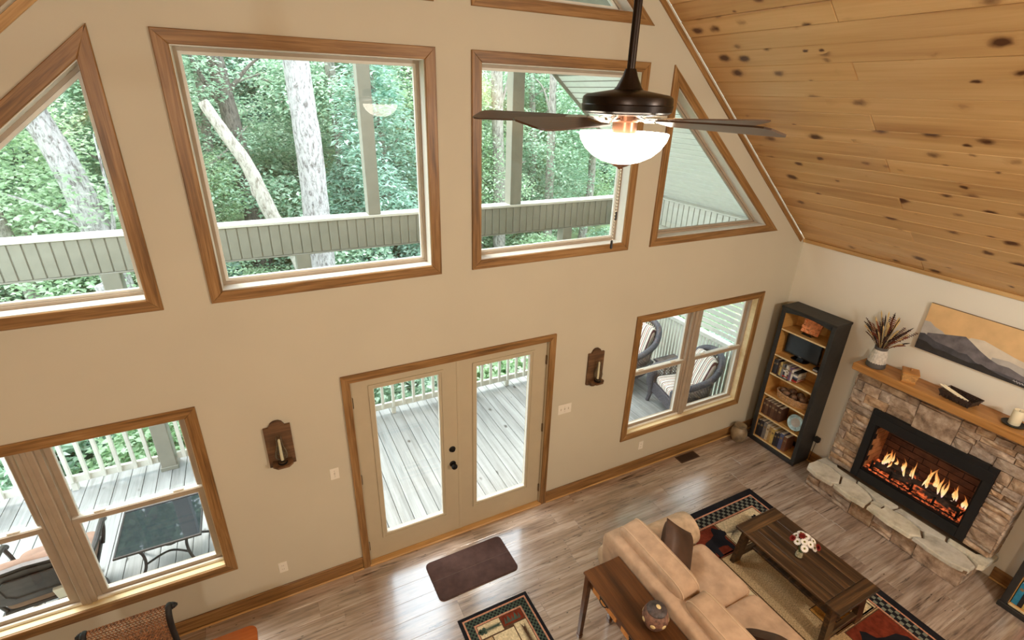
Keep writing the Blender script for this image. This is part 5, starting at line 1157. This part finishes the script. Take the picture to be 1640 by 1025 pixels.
o = wplate('wall_outlet', 'white wall outlet between the bookcase and the fireplace', 'outlet', 0, 0, 0.072, 0.116, 'outlet'); o.location = (XR-0.0005, -0.895, 0.345); o.rotation_euler = (0, 0, -PI/2)
ad = thing('power_adapter', 'black power adapter plugged in beside the bookcase', 'adapter', (XR-0.0086, -0.872, 0.362)); MB().box(-0.05, 0, -0.03, 0.03, -0.035, 0.035, 0.006).obj('case', 'matte_black', ad); MB().tube(bez([(-0.03, 0, -0.035), (-0.035, 0.004, -0.12), (-0.03, 0.01, -0.20), (-0.02, 0.02, -0.345)], 5), 0.003, 6).obj('cord', 'matte_black', ad)
vt = thing('floor_vent', 'dark metal floor vent set in the planks under the sash window', 'vent', (3.09, -0.115, 0.0005)); MB().box(-0.16, 0.16, -0.065, 0.065, 0, 0.004, 0.002).obj('rim', 'floor_vent', vt)
for i in range(14): MB().box(-0.004, 0.004, -0.05, 0.05, 0.0038, 0.0048).obj('slot', 'vent_slot', vt, (-0.13+i*0.02, 0, 0))
# ------------------------------------------------------------------ dining corner at the lower left
dt = thing('dining_table', 'glossy orange wood dining table, only its corner showing at the bottom edge', 'table', (-2.86, -1.52, 0)); dw, dh = 1.0, 0.72
m = MB().prism(rr(dw, dh, 0.06), 0.725, 0.755); m.obj('table_top', 'orange_wood', dt); MB().box(-dw+0.1, dw-0.1, -dh+0.1, dh-0.1, 0.64, 0.725, 0.004).obj('apron', 'orange_wood', dt)
for sx in (-1, 1):
    for sy in (-1, 1): MB().lathe([(0.028, 0.001), (0.035, 0.05), (0.03, 0.1), (0.042, 0.45), (0.045, 0.7)], 16).obj('leg', 'orange_wood', dt, (sx*(dw-0.14), sy*(dh-0.14), 0), smooth=True)
dc = thing('dining_chair', 'wicker-backed dining chair with black scrolled posts at the bottom left', 'chair', (-2.57, -0.86, 0))
# back: posts scroll outward at the top, woven panel between
for sx in (-1, 1):
    pts = bez([(sx*0.20, 0.16, 0.42), (sx*0.215, 0.175, 0.70), (sx*0.222, 0.155, 0.90), (sx*0.226, 0.165, 1.0), (sx*0.228, 0.195, 1.035), (sx*0.228, 0.225, 1.025)], 5)
    MB().tube(pts, 0.019, 10).obj('back_post', 'matte_black', dc, smooth=True)
    s_ = MB(); 
    for q, (r_, y_) in enumerate(((0.024, 0.0), (0.020, 0.010), (0.015, 0.018), (0.009, 0.026))): s_.lathe([(0, y_), (r_, y_), (r_, y_+0.012), (0, y_+0.013)], 18)
    s_.xf(Matrix.Rotation(sx*PI/2, 4, 'Y')); s_.obj('scroll_end', 'matte_black', dc, (sx*0.236, 0.215, 1.02), smooth=True)
    MB().tube([(sx*0.20, 0.16, 0.44), (sx*0.205, 0.185, 0.2), (sx*0.21, 0.21, 0.003)], [0.021, 0.019, 0.016], 10).obj('leg', 'matte_black', dc); MB().tube([(sx*0.21, -0.22, 0.42), (sx*0.212, -0.225, 0.003)], [0.022, 0.016], 10).obj('leg', 'matte_black', dc)
cv = bez([(0.168, 0.47), (0.178, 0.70), (0.158, 0.90), (0.17, 1.0), (0.20, 1.032), (0.225, 1.02)], 5) if False else None
prof = [(0.165, 0.48), (0.176, 0.60), (0.176, 0.72), (0.160, 0.86), (0.158, 0.94), (0.168, 1.0), (0.19, 1.035), (0.215, 1.04), (0.232, 1.02)]
wv = MB(); NX = 46
for i in range(len(prof)-1):
    (y0, z0), (y1, z1) = prof[i], prof[i+1]; ns = max(2, int(math.hypot(y1-y0, z1-z0)/0.012))
    for q in range(ns):
        f0 = q/ns; yy, zz_ = y0+(y1-y0)*f0, z0+(z1-z0)*f0
        wv.tube([(-0.208+0.416*a/NX, yy+0.0035*(-1)**(a+q+i), zz_+0.002*(-1)**a) for a in range(NX+1)], 0.0052, 4)
o = wv.obj('woven_back', 'wicker_brown', dc); o['kind'] = 'stuff'
MB().box(-0.205, 0.205, 0.15, 0.172, 0.47, 0.49, 0.004).obj('lower_back_rail', 'matte_black', dc)
MB().soft((0, -0.03, 0.45), (0.225, 0.215, 0.032), 0.35, 0.3, 36, 10).obj('seat', 'wicker_brown', dc, smooth=True)
MB().box(-0.21, 0.21, -0.235, 0.17, 0.395, 0.425, 0.006).obj('seat_frame', 'matte_black', dc)

# ------------------------------------------------------------------ patio furniture on the deck
dz = DZ+0.001
pt_ = thing('patio_table', 'square black glass patio side table with curved legs on the deck', 'table', (-2.645, 0.905, dz)); hw, hd, hz = 0.325, 0.295, 0.51
m = MB().tube([(-hw, -hd, hz), (hw, -hd, hz), (hw, hd, hz), (-hw, hd, hz)], 0.014, 8, closed=True).obj('rim', 'patio_metal', pt_)
MB().box(-hw, hw, -hd, hd, hz-0.004, hz+0.004).obj('glass_top', 'smoked_glass', pt_)
for sx in (-1, 1):
    for sy in (-1, 1): MB().tube(bez([(sx*0.22, sy*0.2, hz-0.012), (sx*0.17, sy*0.15, 0.33), (sx*0.19, sy*0.17, 0.16), (sx*0.31, sy*0.27, 0.012)], 6), 0.013, 8).obj('leg', 'patio_metal', pt_, smooth=True)
for sy in (-1, 1): MB().tube(bez([(-0.175, sy*0.155, 0.22), (0, sy*0.04, 0.20), (0.175, sy*0.155, 0.22)], 6), 0.010, 8).obj('brace', 'patio_metal', pt_, smooth=True)
ch = thing('patio_chair', 'dark cast-metal patio chair with its panelled back to the left window', 'chair', (-3.43, 0.78, dz), 0.06)
# local: back at -y (towards the house), seat towards +y
P8 = [(-0.30, 0.0), (-0.22, -0.05), (0.22, -0.05), (0.30, 0.0), (0.33, 0.22), (0.28, 0.36), (0.18, 0.41), (0.0, 0.43), (-0.18, 0.41), (-0.28, 0.36), (-0.33, 0.22)]
def backpart(scale, y0, y1, name, mat):
    m = MB().prism([(x*scale, 0.18+(z-0.18)*scale) for x, z in P8], y0, y1, 'y'); m.xf(Matrix.Rotation(0.30, 4, 'X')); return m.obj(name, mat, ch, (0, -0.26, 0.50))
backpart(1.0, -0.02, 0.012, 'back_rim', 'patio_metal'); backpart(0.86, -0.03, -0.018, 'back_panel', 'patio_metal')
m = MB().prism([(-0.15, 0.06), (-0.20, 0.12), (-0.20, 0.25), (-0.15, 0.31), (0.15, 0.31), (0.20, 0.25), (0.20, 0.12), (0.15, 0.06)], -0.040, -0.028, 'y'); m.xf(Matrix.Rotation(0.30, 4, 'X')); m.obj('octagon_panel', 'patio_metal', ch, (0, -0.26, 0.50))
m = MB().tube([(-0.15, -0.040, 0.06), (-0.20, -0.040, 0.12), (-0.20, -0.040, 0.25), (-0.15, -0.040, 0.31), (0.15, -0.040, 0.31), (0.20, -0.040, 0.25), (0.20, -0.040, 0.12), (0.15, -0.040, 0.06)], 0.010, 6, closed=True); m.xf(Matrix.Rotation(0.30, 4, 'X')); m.obj('panel_moulding', 'patio_metal', ch, (0, -0.26, 0.50))
m = MB().soft((0, 0.045, 0.19), (0.29, 0.05, 0.22), 0.4, 0.4, 30, 12); m.xf(Matrix.Rotation(0.30, 4, 'X')); m.obj('back_cushion', 'patio_cushion', ch, (0, -0.26, 0.50), smooth=True)
m = MB().box(-0.045, 0.035, -0.038, 0.02, -0.09, 0.06, 0.006); m.xf(Matrix.Rotation(0.30, 4, 'X')); m.obj('cushion_tie', 'strap_cream', ch, (0.10, -0.27, 0.46))
MB().soft((0, 0.04, 0.43), (0.28, 0.30, 0.055), 0.35, 0.25, 36, 10).obj('seat_cushion', 'patio_cushion', ch, smooth=True); MB().box(-0.29, 0.29, -0.25, 0.33, 0.345, 0.375, 0.008).obj('seat_pan', 'patio_metal', ch)
for sx in (-1, 1):
    MB().tube(bez([(sx*0.30, -0.32, 0.66), (sx*0.33, -0.1, 0.635), (sx*0.345, 0.15, 0.635), (sx*0.345, 0.28, 0.61), (sx*0.34, 0.32, 0.57)], 6), 0.024, 8).obj('arm', 'patio_metal', ch, smooth=True)
    MB().tube(bez([(sx*0.34, 0.27, 0.61), (sx*0.32, 0.28, 0.48), (sx*0.29, 0.25, 0.36)], 6), 0.016, 8).obj('arm_post', 'patio_metal', ch, smooth=True)
    MB().tube(bez([(sx*0.30, -0.32, 0.65), (sx*0.29, -0.26, 0.5), (sx*0.27, -0.22, 0.36)], 6), 0.016, 8).obj('rear_post', 'patio_metal', ch, smooth=True)
MB().tube([(0.27*math.cos(2*PI*q/28), 0.03+0.27*math.sin(2*PI*q/28), 0.016) for q in range(28)], 0.015, 8, closed=True).obj('swivel_ring', 'patio_metal', ch, smooth=True)
MB().lathe([(0.05, 0.10), (0.045, 0.35)], 14, c=(0, 0.03, 0)).obj('swivel_post', 'patio_metal', ch)
for q in range(4): a = PI/4+q*PI/2; MB().tube(bez([(0.03*math.cos(a), 0.03+0.03*math.sin(a), 0.12), (0.16*math.cos(a), 0.03+0.16*math.sin(a), 0.10), (0.265*math.cos(a), 0.03+0.265*math.sin(a), 0.02)], 5), 0.013, 7).obj('base_arm', 'patio_metal', ch, smooth=True)
# wicker armchairs: local +x is the front
def wicker_chair(loc, rz, label, lseat, lback):
    t = thing('wicker_chair', label, 'chair', loc, rz, 'wicker armchairs on the deck')
    rim = bez([(0.36, -0.34, 0.40), (0.345, -0.355, 0.58), (0.12, -0.37, 0.62), (-0.18, -0.35, 0.72), (-0.36, -0.24, 0.90), (-0.42, 0.0, 0.97), (-0.36, 0.24, 0.90), (-0.18, 0.35, 0.72), (0.12, 0.37, 0.62), (0.345, 0.355, 0.58), (0.36, 0.34, 0.40)], 6)
    MB().tube(rim, 0.048, 10).obj('rolled_rim', 'resin_wicker', t, smooth=True)
    base = [Vector((p.x*0.80 if p.x < 0 else min(p.x, 0.34), p.y*0.82, 0.34)) for p in rim]
    la = MB(); N = len(rim)
    for i in range(0, N-1):
        for j in (-3, 3):
            a, b = rim[i], base[max(0, min(N-1, i+j*2))]
            if abs(i) < 3 or i > N-5: continue
            la.tube([a, a.lerp(b, 0.5)+Vector((0, 0, -0.0)), b], 0.0065, 5)
    o = la.obj('open_weave', 'lattice_wicker', t); o['kind'] = 'stuff'
    sk = MB()
    m = len(base); sk.add([tuple(p) for p in base]+[(p.x*0.98, p.y*0.98, 0.16) for p in base], [(i, i+1, m+i+1, m+i) for i in range(m-1)]); o = sk.obj('skirt', 'resin_wicker', t); so_ = o.modifiers.new('thickness', 'SOLIDIFY'); so_.thickness = 0.02
    for sy in (-1, 1):
        MB().tube(bez([(0.36, sy*0.34, 0.56), (0.37, sy*0.345, 0.36), (0.345, sy*0.335, 0.18), (0.37, sy*0.35, 0.004)], 6), [0.075]*4+[0.06]*5+[0.042]*5+[0.03]*4+[0.03], 10).obj('front_leg', 'resin_wicker', t, smooth=True)
        MB().tube([(-0.30, sy*0.24, 0.34), (-0.34, sy*0.27, 0.004)], [0.03, 0.024], 8).obj('rear_leg', 'resin_wicker', t)
    MB().soft((0.02, 0, 0.34), (0.34, 0.30, 0.03), 0.3, 0.3, 30, 8).obj('seat_deck', 'resin_wicker', t, smooth=True)
    MB().box(0.33, 0.35, -0.30, 0.30, 0.18, 0.35, 0.006).obj('front_apron', 'resin_wicker', t)
    s_ = MB().soft((0, 0, 0), (0.30, 0.275, 0.06), 0.35, 0.28, 40, 12).obj('cushion', 'stripe_cushion', None, (0, 0, 0), smooth=True); Mz = Matrix.Translation(loc) @ Matrix.Rotation(rz, 4, 'Z')
    s_.matrix_basis = Mz @ Matrix.Translation((0.045, 0, 0.43)); tag(s_, lseat, 'cushion', 'striped chair cushions')
    b_ = MB().soft((0, 0, 0), (0.255, 0.235, 0.075), 0.55, 0.35, 40, 12).obj('cushion', 'stripe_cushion', None, smooth=True)
    b_.matrix_basis = Mz @ Matrix.Translation((-0.205, 0, 0.70)) @ Matrix.Rotation(1.22, 4, 'Y'); tag(b_, lback, 'cushion', 'striped chair cushions')
wt = thing('wicker_table', 'small low dark wicker table between the two wicker chairs', 'table', (4.08, 1.375, dz))
MB().box(-0.2, 0.2, -0.125, 0.125, 0.50, 0.53, 0.01).obj('table_top', 'lattice_wicker', wt); MB().tube([(-0.2, -0.125, 0.515), (0.2, -0.125, 0.515), (0.2, 0.125, 0.515), (-0.2, 0.125, 0.515)], 0.018, 8, closed=True).obj('rim', 'resin_wicker', wt)
for sx in (-1, 1):
    for sy in (-1, 1): MB().tube([(sx*0.17, sy*0.10, 0.50), (sx*0.19, sy*0.11, 0.002)], [0.018, 0.014], 8).obj('leg', 'resin_wicker', wt)
MB().box(-0.16, 0.16, -0.09, 0.09, 0.18, 0.20, 0.004).obj('lower_shelf', 'lattice_wicker', wt)
wicker_chair((3.86, 0.80, dz), PI-0.25, 'dark wicker armchair with striped cushions nearest the sash window', 'striped seat cushion of the wicker chair nearest the window', 'striped back cushion of the wicker chair nearest the window')
wicker_chair((3.72, 1.92, dz), PI+0.12, 'dark wicker armchair behind the small wicker table farther out on the deck', 'striped seat cushion of the farther wicker chair', 'striped back cushion of the farther wicker chair')

# ------------------------------------------------------------------ woods beyond the deck
def gz(x, y): return -1.75 + (0 if y < 7 else 0.26*(y-7)) + 0.15*math.sin(x*0.7)*math.cos(y*0.6)
gm = MB(); NXg, NYg = 40, 36; vs = []; fs = []
for j in range(NYg+1):
    for i in range(NXg+1):
        x = -40+90*i/NXg; y = 2.7+52*(j/NYg)**1.4; vs.append((x, y, gz(x, y)-0.05))
for j in range(NYg):
    for i in range(NXg): a = j*(NXg+1)+i; fs.append((a, a+1, a+NXg+2, a+NXg+1))
gm.add(vs, fs); struct(gm.obj('ground', 'forest_floor', smooth=True), 'wooded hillside ground beyond the deck')
struct(MB().box(-40, 50, -30, 2.72, -2.1, -1.85).obj('ground', 'forest_floor'), 'ground under and around the house')
def leafcloud(name, seed, n, blobs, size, flat=0.5, long=1.0, shell=0.55):
    """one foliage mesh: small folded leaves scattered over ellipsoid blobs (cx,cy,cz,rx,ry,rz)"""
    R_ = random.Random(seed); vs = []; fs = []; tot = sum(b[3]*b[4]+b[4]*b[5] for b in blobs)
    for b in blobs:
        k = int(n*(b[3]*b[4]+b[4]*b[5])/tot)
        for _ in range(k):
            z = R_.uniform(-1, 1); a = R_.uniform(0, 2*PI); r = (shell+(1-shell)*R_.random()); q = math.sqrt(1-z*z)
            p = Vector((b[0]+b[3]*r*q*math.cos(a), b[1]+b[4]*r*q*math.sin(a), b[2]+b[5]*r*z))
            s_ = size*R_.uniform(0.6, 1.35); yaw = R_.uniform(0, 2*PI)
            d = Vector((math.cos(yaw), math.sin(yaw), R_.uniform(-0.9, 0.35)*flat*1.4)).normalized()
            side = d.cross(Vector((R_.uniform(-flat, flat), R_.uniform(-flat, flat), 1.0))).normalized(); up = side.cross(d)
            L = s_*long; w = s_*0.34; o = len(vs)
            vs += [p, p+d*L*0.5+side*w+up*w*0.35, p+d*L-up*w*0.3, p+d*L*0.5-side*w+up*w*0.35]; fs += [(o, o+1, o+2), (o, o+2, o+3)]
    me = bpy.data.meshes.new(name); me.from_pydata([tuple(v) for v in vs], [], fs); return me
def blobset(seed, n, R, H, r0, r1, base=0.0):
    R_ = random.Random(seed); out = []
    for i in range(n):
        a = R_.uniform(0, 2*PI); q = R_.random()**0.6; z = base+H*(i+0.5)/n; k = math.sin(PI*min(0.97, max(0.1, (z-base)/H)))**0.5
        r = R_.uniform(r0, r1); out.append((R*q*k*math.cos(a), R*q*k*math.sin(a), z, r*1.25, r*1.25, r*0.62))
    return out
CR = [leafcloud('crown', 100+i, 17000, blobset(200+i, 26, 1.9, 6.0, 0.65, 1.15, 0.3), 0.135) for i in range(4)]
CF = [leafcloud('crown', 150+i, 17000, blobset(250+i, 28, 2.2, 6.8, 0.6, 1.1, 0.2), 0.11) for i in range(2)]
PN = [leafcloud('crown', 170+i, 22000, [(math.cos(a)*1.1*(1-t*0.75), math.sin(a)*1.1*(1-t*0.75), 0.4+6.2*t, 0.95*(1-t*0.6), 0.95*(1-t*0.6), 0.26) for t in [q/20 for q in range(20)] for a in (t*37, t*37+2.1, t*37+4.2)], 0.085, 0.45, 1.9) for i in range(1)]
SHB = [leafcloud('foliage', 300+i, 5500, blobset(320+i, 9, 0.8, 1.2, 0.35, 0.6, 0.1), 0.10) for i in range(3)]
def trunk_mesh(seed, H, r0, r1, bend=0.15, branches=4, mat='bark_grey'):
    R_ = random.Random(seed); m = MB(); pts = [Vector((bend*math.sin(q*0.9+seed), bend*math.cos(q*0.7+seed*2), H*q/8-0.2)) for q in range(9)]
    m.tube(bez(pts, 2), [r0+(r1-r0)*q/16 for q in range(17)], 12)
    for b in range(branches):
        z = R_.uniform(0.35, 0.9); a = R_.uniform(0, 2*PI); p = pts[int(z*8)]; L = R_.uniform(0.9, 1.8)
        m.tube(bez([p, p+Vector((math.cos(a)*L*0.5, math.sin(a)*L*0.5, 0.25*L)), p+Vector((math.cos(a)*L, math.sin(a)*L, 0.35*L+R_.uniform(0, .4)))], 4), [r1*0.55]*4+[r1*0.35]*4+[r1*0.1], 6)
    me = m.mesh('trunk', True); return me
TRK = [trunk_mesh(i, 7.5, 0.15, 0.07) for i in range(3)]
def tree(x, y, crown, mat, label, group, s=1.0, dz_=0.0, tk=None, bark='bark_grey', tdx=0.0):
    t = thing('tree', label, 'tree', (x, y, gz(x, y)), random.uniform(0, 6.28), group)
    c = link('crown', crown.copy() if not crown.materials else crown, None, t, (0, 0, dz_)); c.scale = (s, s, s)
    c['kind'] = 'stuff'
    if not c.data.materials: c.data.materials.append(M[mat])
    c.material_slots[0].link = 'OBJECT'; c.material_slots[0].material = M[mat]
    k = link('trunk', tk or TRK[int(x*10) % 3], bark, t)
    return t
for me in CR+CF+PN+SHB: me.materials.append(M['leaf_mid'])
random.seed(77)
LB = {'leaf_bright': 'light green leafy', 'leaf_mid': 'mid green leafy', 'leaf_deep': 'deep green leafy'}
mats = ['leaf_mid', 'leaf_deep', 'leaf_bright']
def through(x, y):
    xw = -1.42+(x+1.42)*3.7/(y+3.7)
    return 'the left triangular window' if xw < -1.9 else ('the big square window' if xw < 0.0 else ('the window behind the fan' if xw < 1.9 else 'the rightmost windows'))
def wood_row(y, x0, x1, step, meshes, s, row, dz0=0.0):
    x = x0; seen = {}
    while x < x1:
        mt_ = random.choice(mats); xx = x+random.uniform(-.5, .5); yy = y+random.uniform(-.9, .9); w_ = through(xx, yy); seen[w_] = seen.get(w_, -1)+1
        tree(xx, yy, random.choice(meshes), mt_, '%s tree, %s from left in the %s row through %s' % (LB[mt_].replace(' leafy', ''), ORD[min(11, seen[w_])], row, w_), 'trees in the %s row of the woods' % row, s*random.uniform(0.9, 1.15), dz0); x += step
wood_row(12.5, -9.5, 12.5, 2.5, CR+CF, 0.85, 'front', -0.3)
wood_row(17.0, -13, 17.0, 2.7, CR, 1.05, 'second', -0.3)
wood_row(22.5, -17, 23, 3.0, CR, 1.25, 'third', -0.4)
wood_row(29.0, -21, 30, 3.6, CR, 1.6, 'farthest', -0.5)
# nearer trees that frame the views
tree(-5.6, 8.6, CF[0], 'leaf_bright', 'bright green leafy tree filling the left triangular window', 'near trees', 0.95, -0.1)
tree(1.75, 10.2, PN[0], 'leaf_pine', 'blue-green pine with feathery boughs right of the big pale trunk', 'near trees', 1.0, 0.0)
tree(3.3, 12.2, PN[0], 'leaf_pine', 'blue-green pine a little farther right behind the upper post', 'near trees', 1.1, 0.0)
tree(4.6, 10.6, CF[1], 'leaf_bright', 'bright green leafy tree behind the fan window post', 'near trees', 0.8, -0.2)
tree(8.3, 10.0, CF[0], 'leaf_mid', 'dense green leafy tree at the right of the fan window', 'near trees', 0.9, -0.5)
tree(8.6, 3.4, CF[1], 'leaf_bright', 'green leafy tree beyond the louvred side screen', 'near trees', 0.7, -0.2)
tree(-2.5, 9.9, CF[1], 'leaf_bright', 'low spreading light green tree under the broken trunk', 'near trees', 0.72, -1.3)
tree(-6.9, 10.4, CF[1], 'leaf_mid', 'mid green leafy tree at the far left of the left triangular window', 'near trees', 0.85, -0.6)
# shrubs
sp = [(-6.4, 4.6), (-5.2, 4.0), (-4.3, 5.0), (-3.4, 4.0), (-2.6, 4.9), (-1.7, 4.1), (-0.8, 5.2), (0.3, 4.4), (1.2, 5.3), (2.3, 4.3), (3.4, 5.4), (-6.8, 6.9), (-5.0, 6.6), (-3.6, 6.8), (-2.2, 6.4), (-0.9, 6.7), (0.8, 6.6), (2.2, 6.9), (3.8, 6.8), (5.3, 6.4), (6.7, 6.6), (-8.2, 9.0), (-6.6, 9.6), (-3.1, 9.2), (-1.4, 9.6), (0.7, 9.4), (3.0, 9.0), (6.3, 9.0), (7.8, 7.6), (9.6, 9.0), (6.6, 2.4), (7.2, 4.4)]
sp.sort(key=lambda p: (0 if p[1] < 5.8 else (1 if p[1] < 8 else 2), p[0])); cnt = {}
for i, (x, y) in enumerate(sp):
    mt_ = ['leaf_bright', 'leaf_mid', 'leaf_deep'][(i*7+3) % 3]; near = 'close to the deck railing' if y < 5.8 else ('on the slope below the woods' if y < 8 else 'at the foot of the woods'); cnt[near] = cnt.get(near, -1)+1
    nth = ORD[cnt[near]] if cnt[near] < 12 else 'last'
    t = thing('shrub', '%s shrub %s, %s from the left' % (LB[mt_], near, nth), 'shrub', (x, y, gz(x, y)-0.05), random.uniform(0, 6), 'shrubs %s' % near); s_ = random.uniform(0.9, 1.3)
    c = link('foliage', SHB[i % 3], None, t); c.scale = (s_, s_, s_*1.05); c['kind'] = 'stuff'; c.material_slots[0].link = 'OBJECT'; c.material_slots[0].material = M[mt_]
    MB().tube([(0, 0, -0.1), (0.05, 0.03, 0.5), (0.12, -0.05, 1.0)], [0.03, 0.022, 0.01], 6).tube([(0, 0, 0.2), (-0.15, 0.1, 0.8)], [0.02, 0.008], 6).obj('stems', 'bark_dark', t)
# trunks one can pick out
def bare(name, label, pts, rs, mat, limbs=()):
    t = thing(name, label, 'tree trunk', tuple(Vector(pts[0]))); o0 = Vector(pts[0]); n = len(pts)
    cv = bez([Vector(p)-o0 for p in pts], 5); rr_ = [rs[0]+(rs[1]-rs[0])*i/(len(cv)-1) for i in range(len(cv))]; R_ = random.Random(len(label))
    rr_ = [r*(1+R_.uniform(-.05, .05)) for r in rr_]
    MB().tube(cv, rr_, 18).obj('trunk', mat, t, smooth=True)
    for L in limbs: MB().tube(bez([Vector(p)-o0 for p in L[:-1]], 5), [L[-1]*(1-0.85*i/(5*(len(L)-2))) for i in range(5*(len(L)-2)+1)], 8).obj('limb', mat, t, smooth=True)
    return t
def canopy(t, mat, x, y, z, s_, k):
    c = link('canopy', CR[k], None, t, (x, y, z)); c.scale = (s_*1.15, s_*1.15, s_*0.75); c['kind'] = 'stuff'; c.material_slots[0].link = 'OBJECT'; c.material_slots[0].material = M[mat]
t_ = bare('pale_trunk', 'thick pale tree trunk standing in the middle of the big square window', [(-0.16, 8, gz(0, 8)-0.3), (-0.18, 8, 1.0), (-0.15, 8, 3.0), (-0.19, 8, 5.0), (-0.16, 8, 9.0)], (0.29, 0.23), 'bark_pale')
bare('broken_trunk', 'leaning broken pale dead trunk left of the thick tree', [(-0.2, 7.2, gz(0, 7)-0.3), (-0.68, 7.1, 0.9), (-1.08, 7, 1.95), (-1.35, 7, 2.9), (-1.62, 7, 3.45), (-1.87, 7, 3.98)], (0.17, 0.085), 'bark_dead', [[(-1.2, 7, 2.3), (-1.33, 6.95, 2.38), (-1.37, 6.93, 2.56), 0.06]])
bare('dark_trunk', 'dark forked trunk behind the broken one in the big square window', [(-1.35, 11, gz(-1, 11)-0.3), (-1.42, 11, 2.0), (-1.5, 11, 3.4), (-1.62, 11, 5.2), (-1.6, 11, 8)], (0.24, 0.15), 'bark_dark', [[(-1.5, 11, 3.6), (-1.95, 10.9, 4.4), (-2.3, 10.8, 5.6), 0.10], [(-1.55, 11, 4.0), (-0.9, 10.9, 4.7), (-0.4, 10.8, 5.0), 0.06]])
t_ = bare('slanting_trunk', 'pale slanting trunk in the left triangular window', [(-3.85, 8, gz(-4, 8)-0.3), (-3.98, 8, 0.8), (-4.05, 8, 1.8), (-4.22, 8, 3.0), (-4.5, 8, 4.3), (-4.6, 8, 7)], (0.27, 0.18), 'bark_pale', [[(-4.0, 8, 1.0), (-3.72, 7.9, 2.0), (-3.66, 7.9, 3.4), 0.06], [(-4.02, 7.95, 1.6), (-4.6, 7.8, 2.2), (-5.3, 7.7, 2.6), 0.05]]); canopy(t_, 'leaf_mid', -0.6, -0.6, 7.0, 1.3, 2)
bare('twin_trunk', 'slim grey trunk just right of the upper post in the big window', [(1.0, 11.5, gz(1, 11)-0.3), (1.05, 11.5, 2.5), (0.98, 11.5, 5), (0.8, 11.5, 8)], (0.17, 0.10), 'bark_grey', [[(1.05, 11.5, 2.2), (1.5, 11.5, 3.8), (1.62, 11.5, 6.0), 0.09]])
bare('grey_trunk', 'grey trunk left of the post in the window behind the fan', [(5.25, 10, gz(5, 10)-0.3), (5.22, 10, 1.7), (5.12, 10, 3.6), (5.0, 10, 7.5)], (0.2, 0.14), 'bark_grey', [[(5.1, 10, 3.7), (5.35, 9.9, 4.5), (5.5, 9.8, 5.6), 0.06]])
bare('slender_trunk', 'slender trunk right of the post in the window behind the fan', [(7.0, 10, gz(7, 10)-0.3), (6.94, 10, 1.7), (6.88, 10, 4.3), (6.8, 10, 7.5)], (0.15, 0.09), 'bark_grey', [[(6.9, 10, 3.6), (6.5, 9.9, 4.4), (6.1, 9.8, 4.7), 0.05]])
bare('low_trunk', 'pale trunk behind the railing in the lower left window', [(-3.55, 5.6, gz(-3, 5)-0.3), (-3.5, 5.6, 0.6), (-3.62, 5.6, 1.4)], (0.16, 0.13), 'bark_pale')

# ------------------------------------------------------------------ unseen fill lamps added behind the viewpoint to brighten the room
def fill_lamp(x, y, z, energy, label):
    t = thing('added_fill_lamp', label, 'lamp', (x, y, z), 0, 'unseen fill lamps added over the loft')
    MB().lathe([(0, 0.30), (0.03, 0.295), (0.05, 0.27), (0.055, 0.20), (0.05, 0.17), (0, 0.17)], 24).obj('socket_cap', 'bronze_dark', t, smooth=True)
    MB().lathe([(0.052, 0.19), (0.075, 0.185), (0.08, 0.165), (0.07, 0.165)], 24).obj('collar', 'bronze_warm', t, smooth=True)
    MB().tube([(0, 0, 0.29), (0, 0, roofz(x)-z-0.02)], 0.008, 8).obj('stem', 'bronze_dark', t)
    l = bpy.data.lights.new('fill_bulb', 'POINT'); l.energy = energy; l.shadow_soft_size = 0.16; l.color = LAMP_WARM
    o = bpy.data.objects.new('fill_bulb', l); COL.objects.link(o); o.location = (0, 0, 0.0); o.parent = t
fill_lamp(2.04, -5.4, 3.9, 300, 'unseen bronze fill lamp added over the loft on the fireplace side')
fill_lamp(-2.6, -5.4, 3.9, 185, 'unseen bronze fill lamp added over the loft on the dining side')
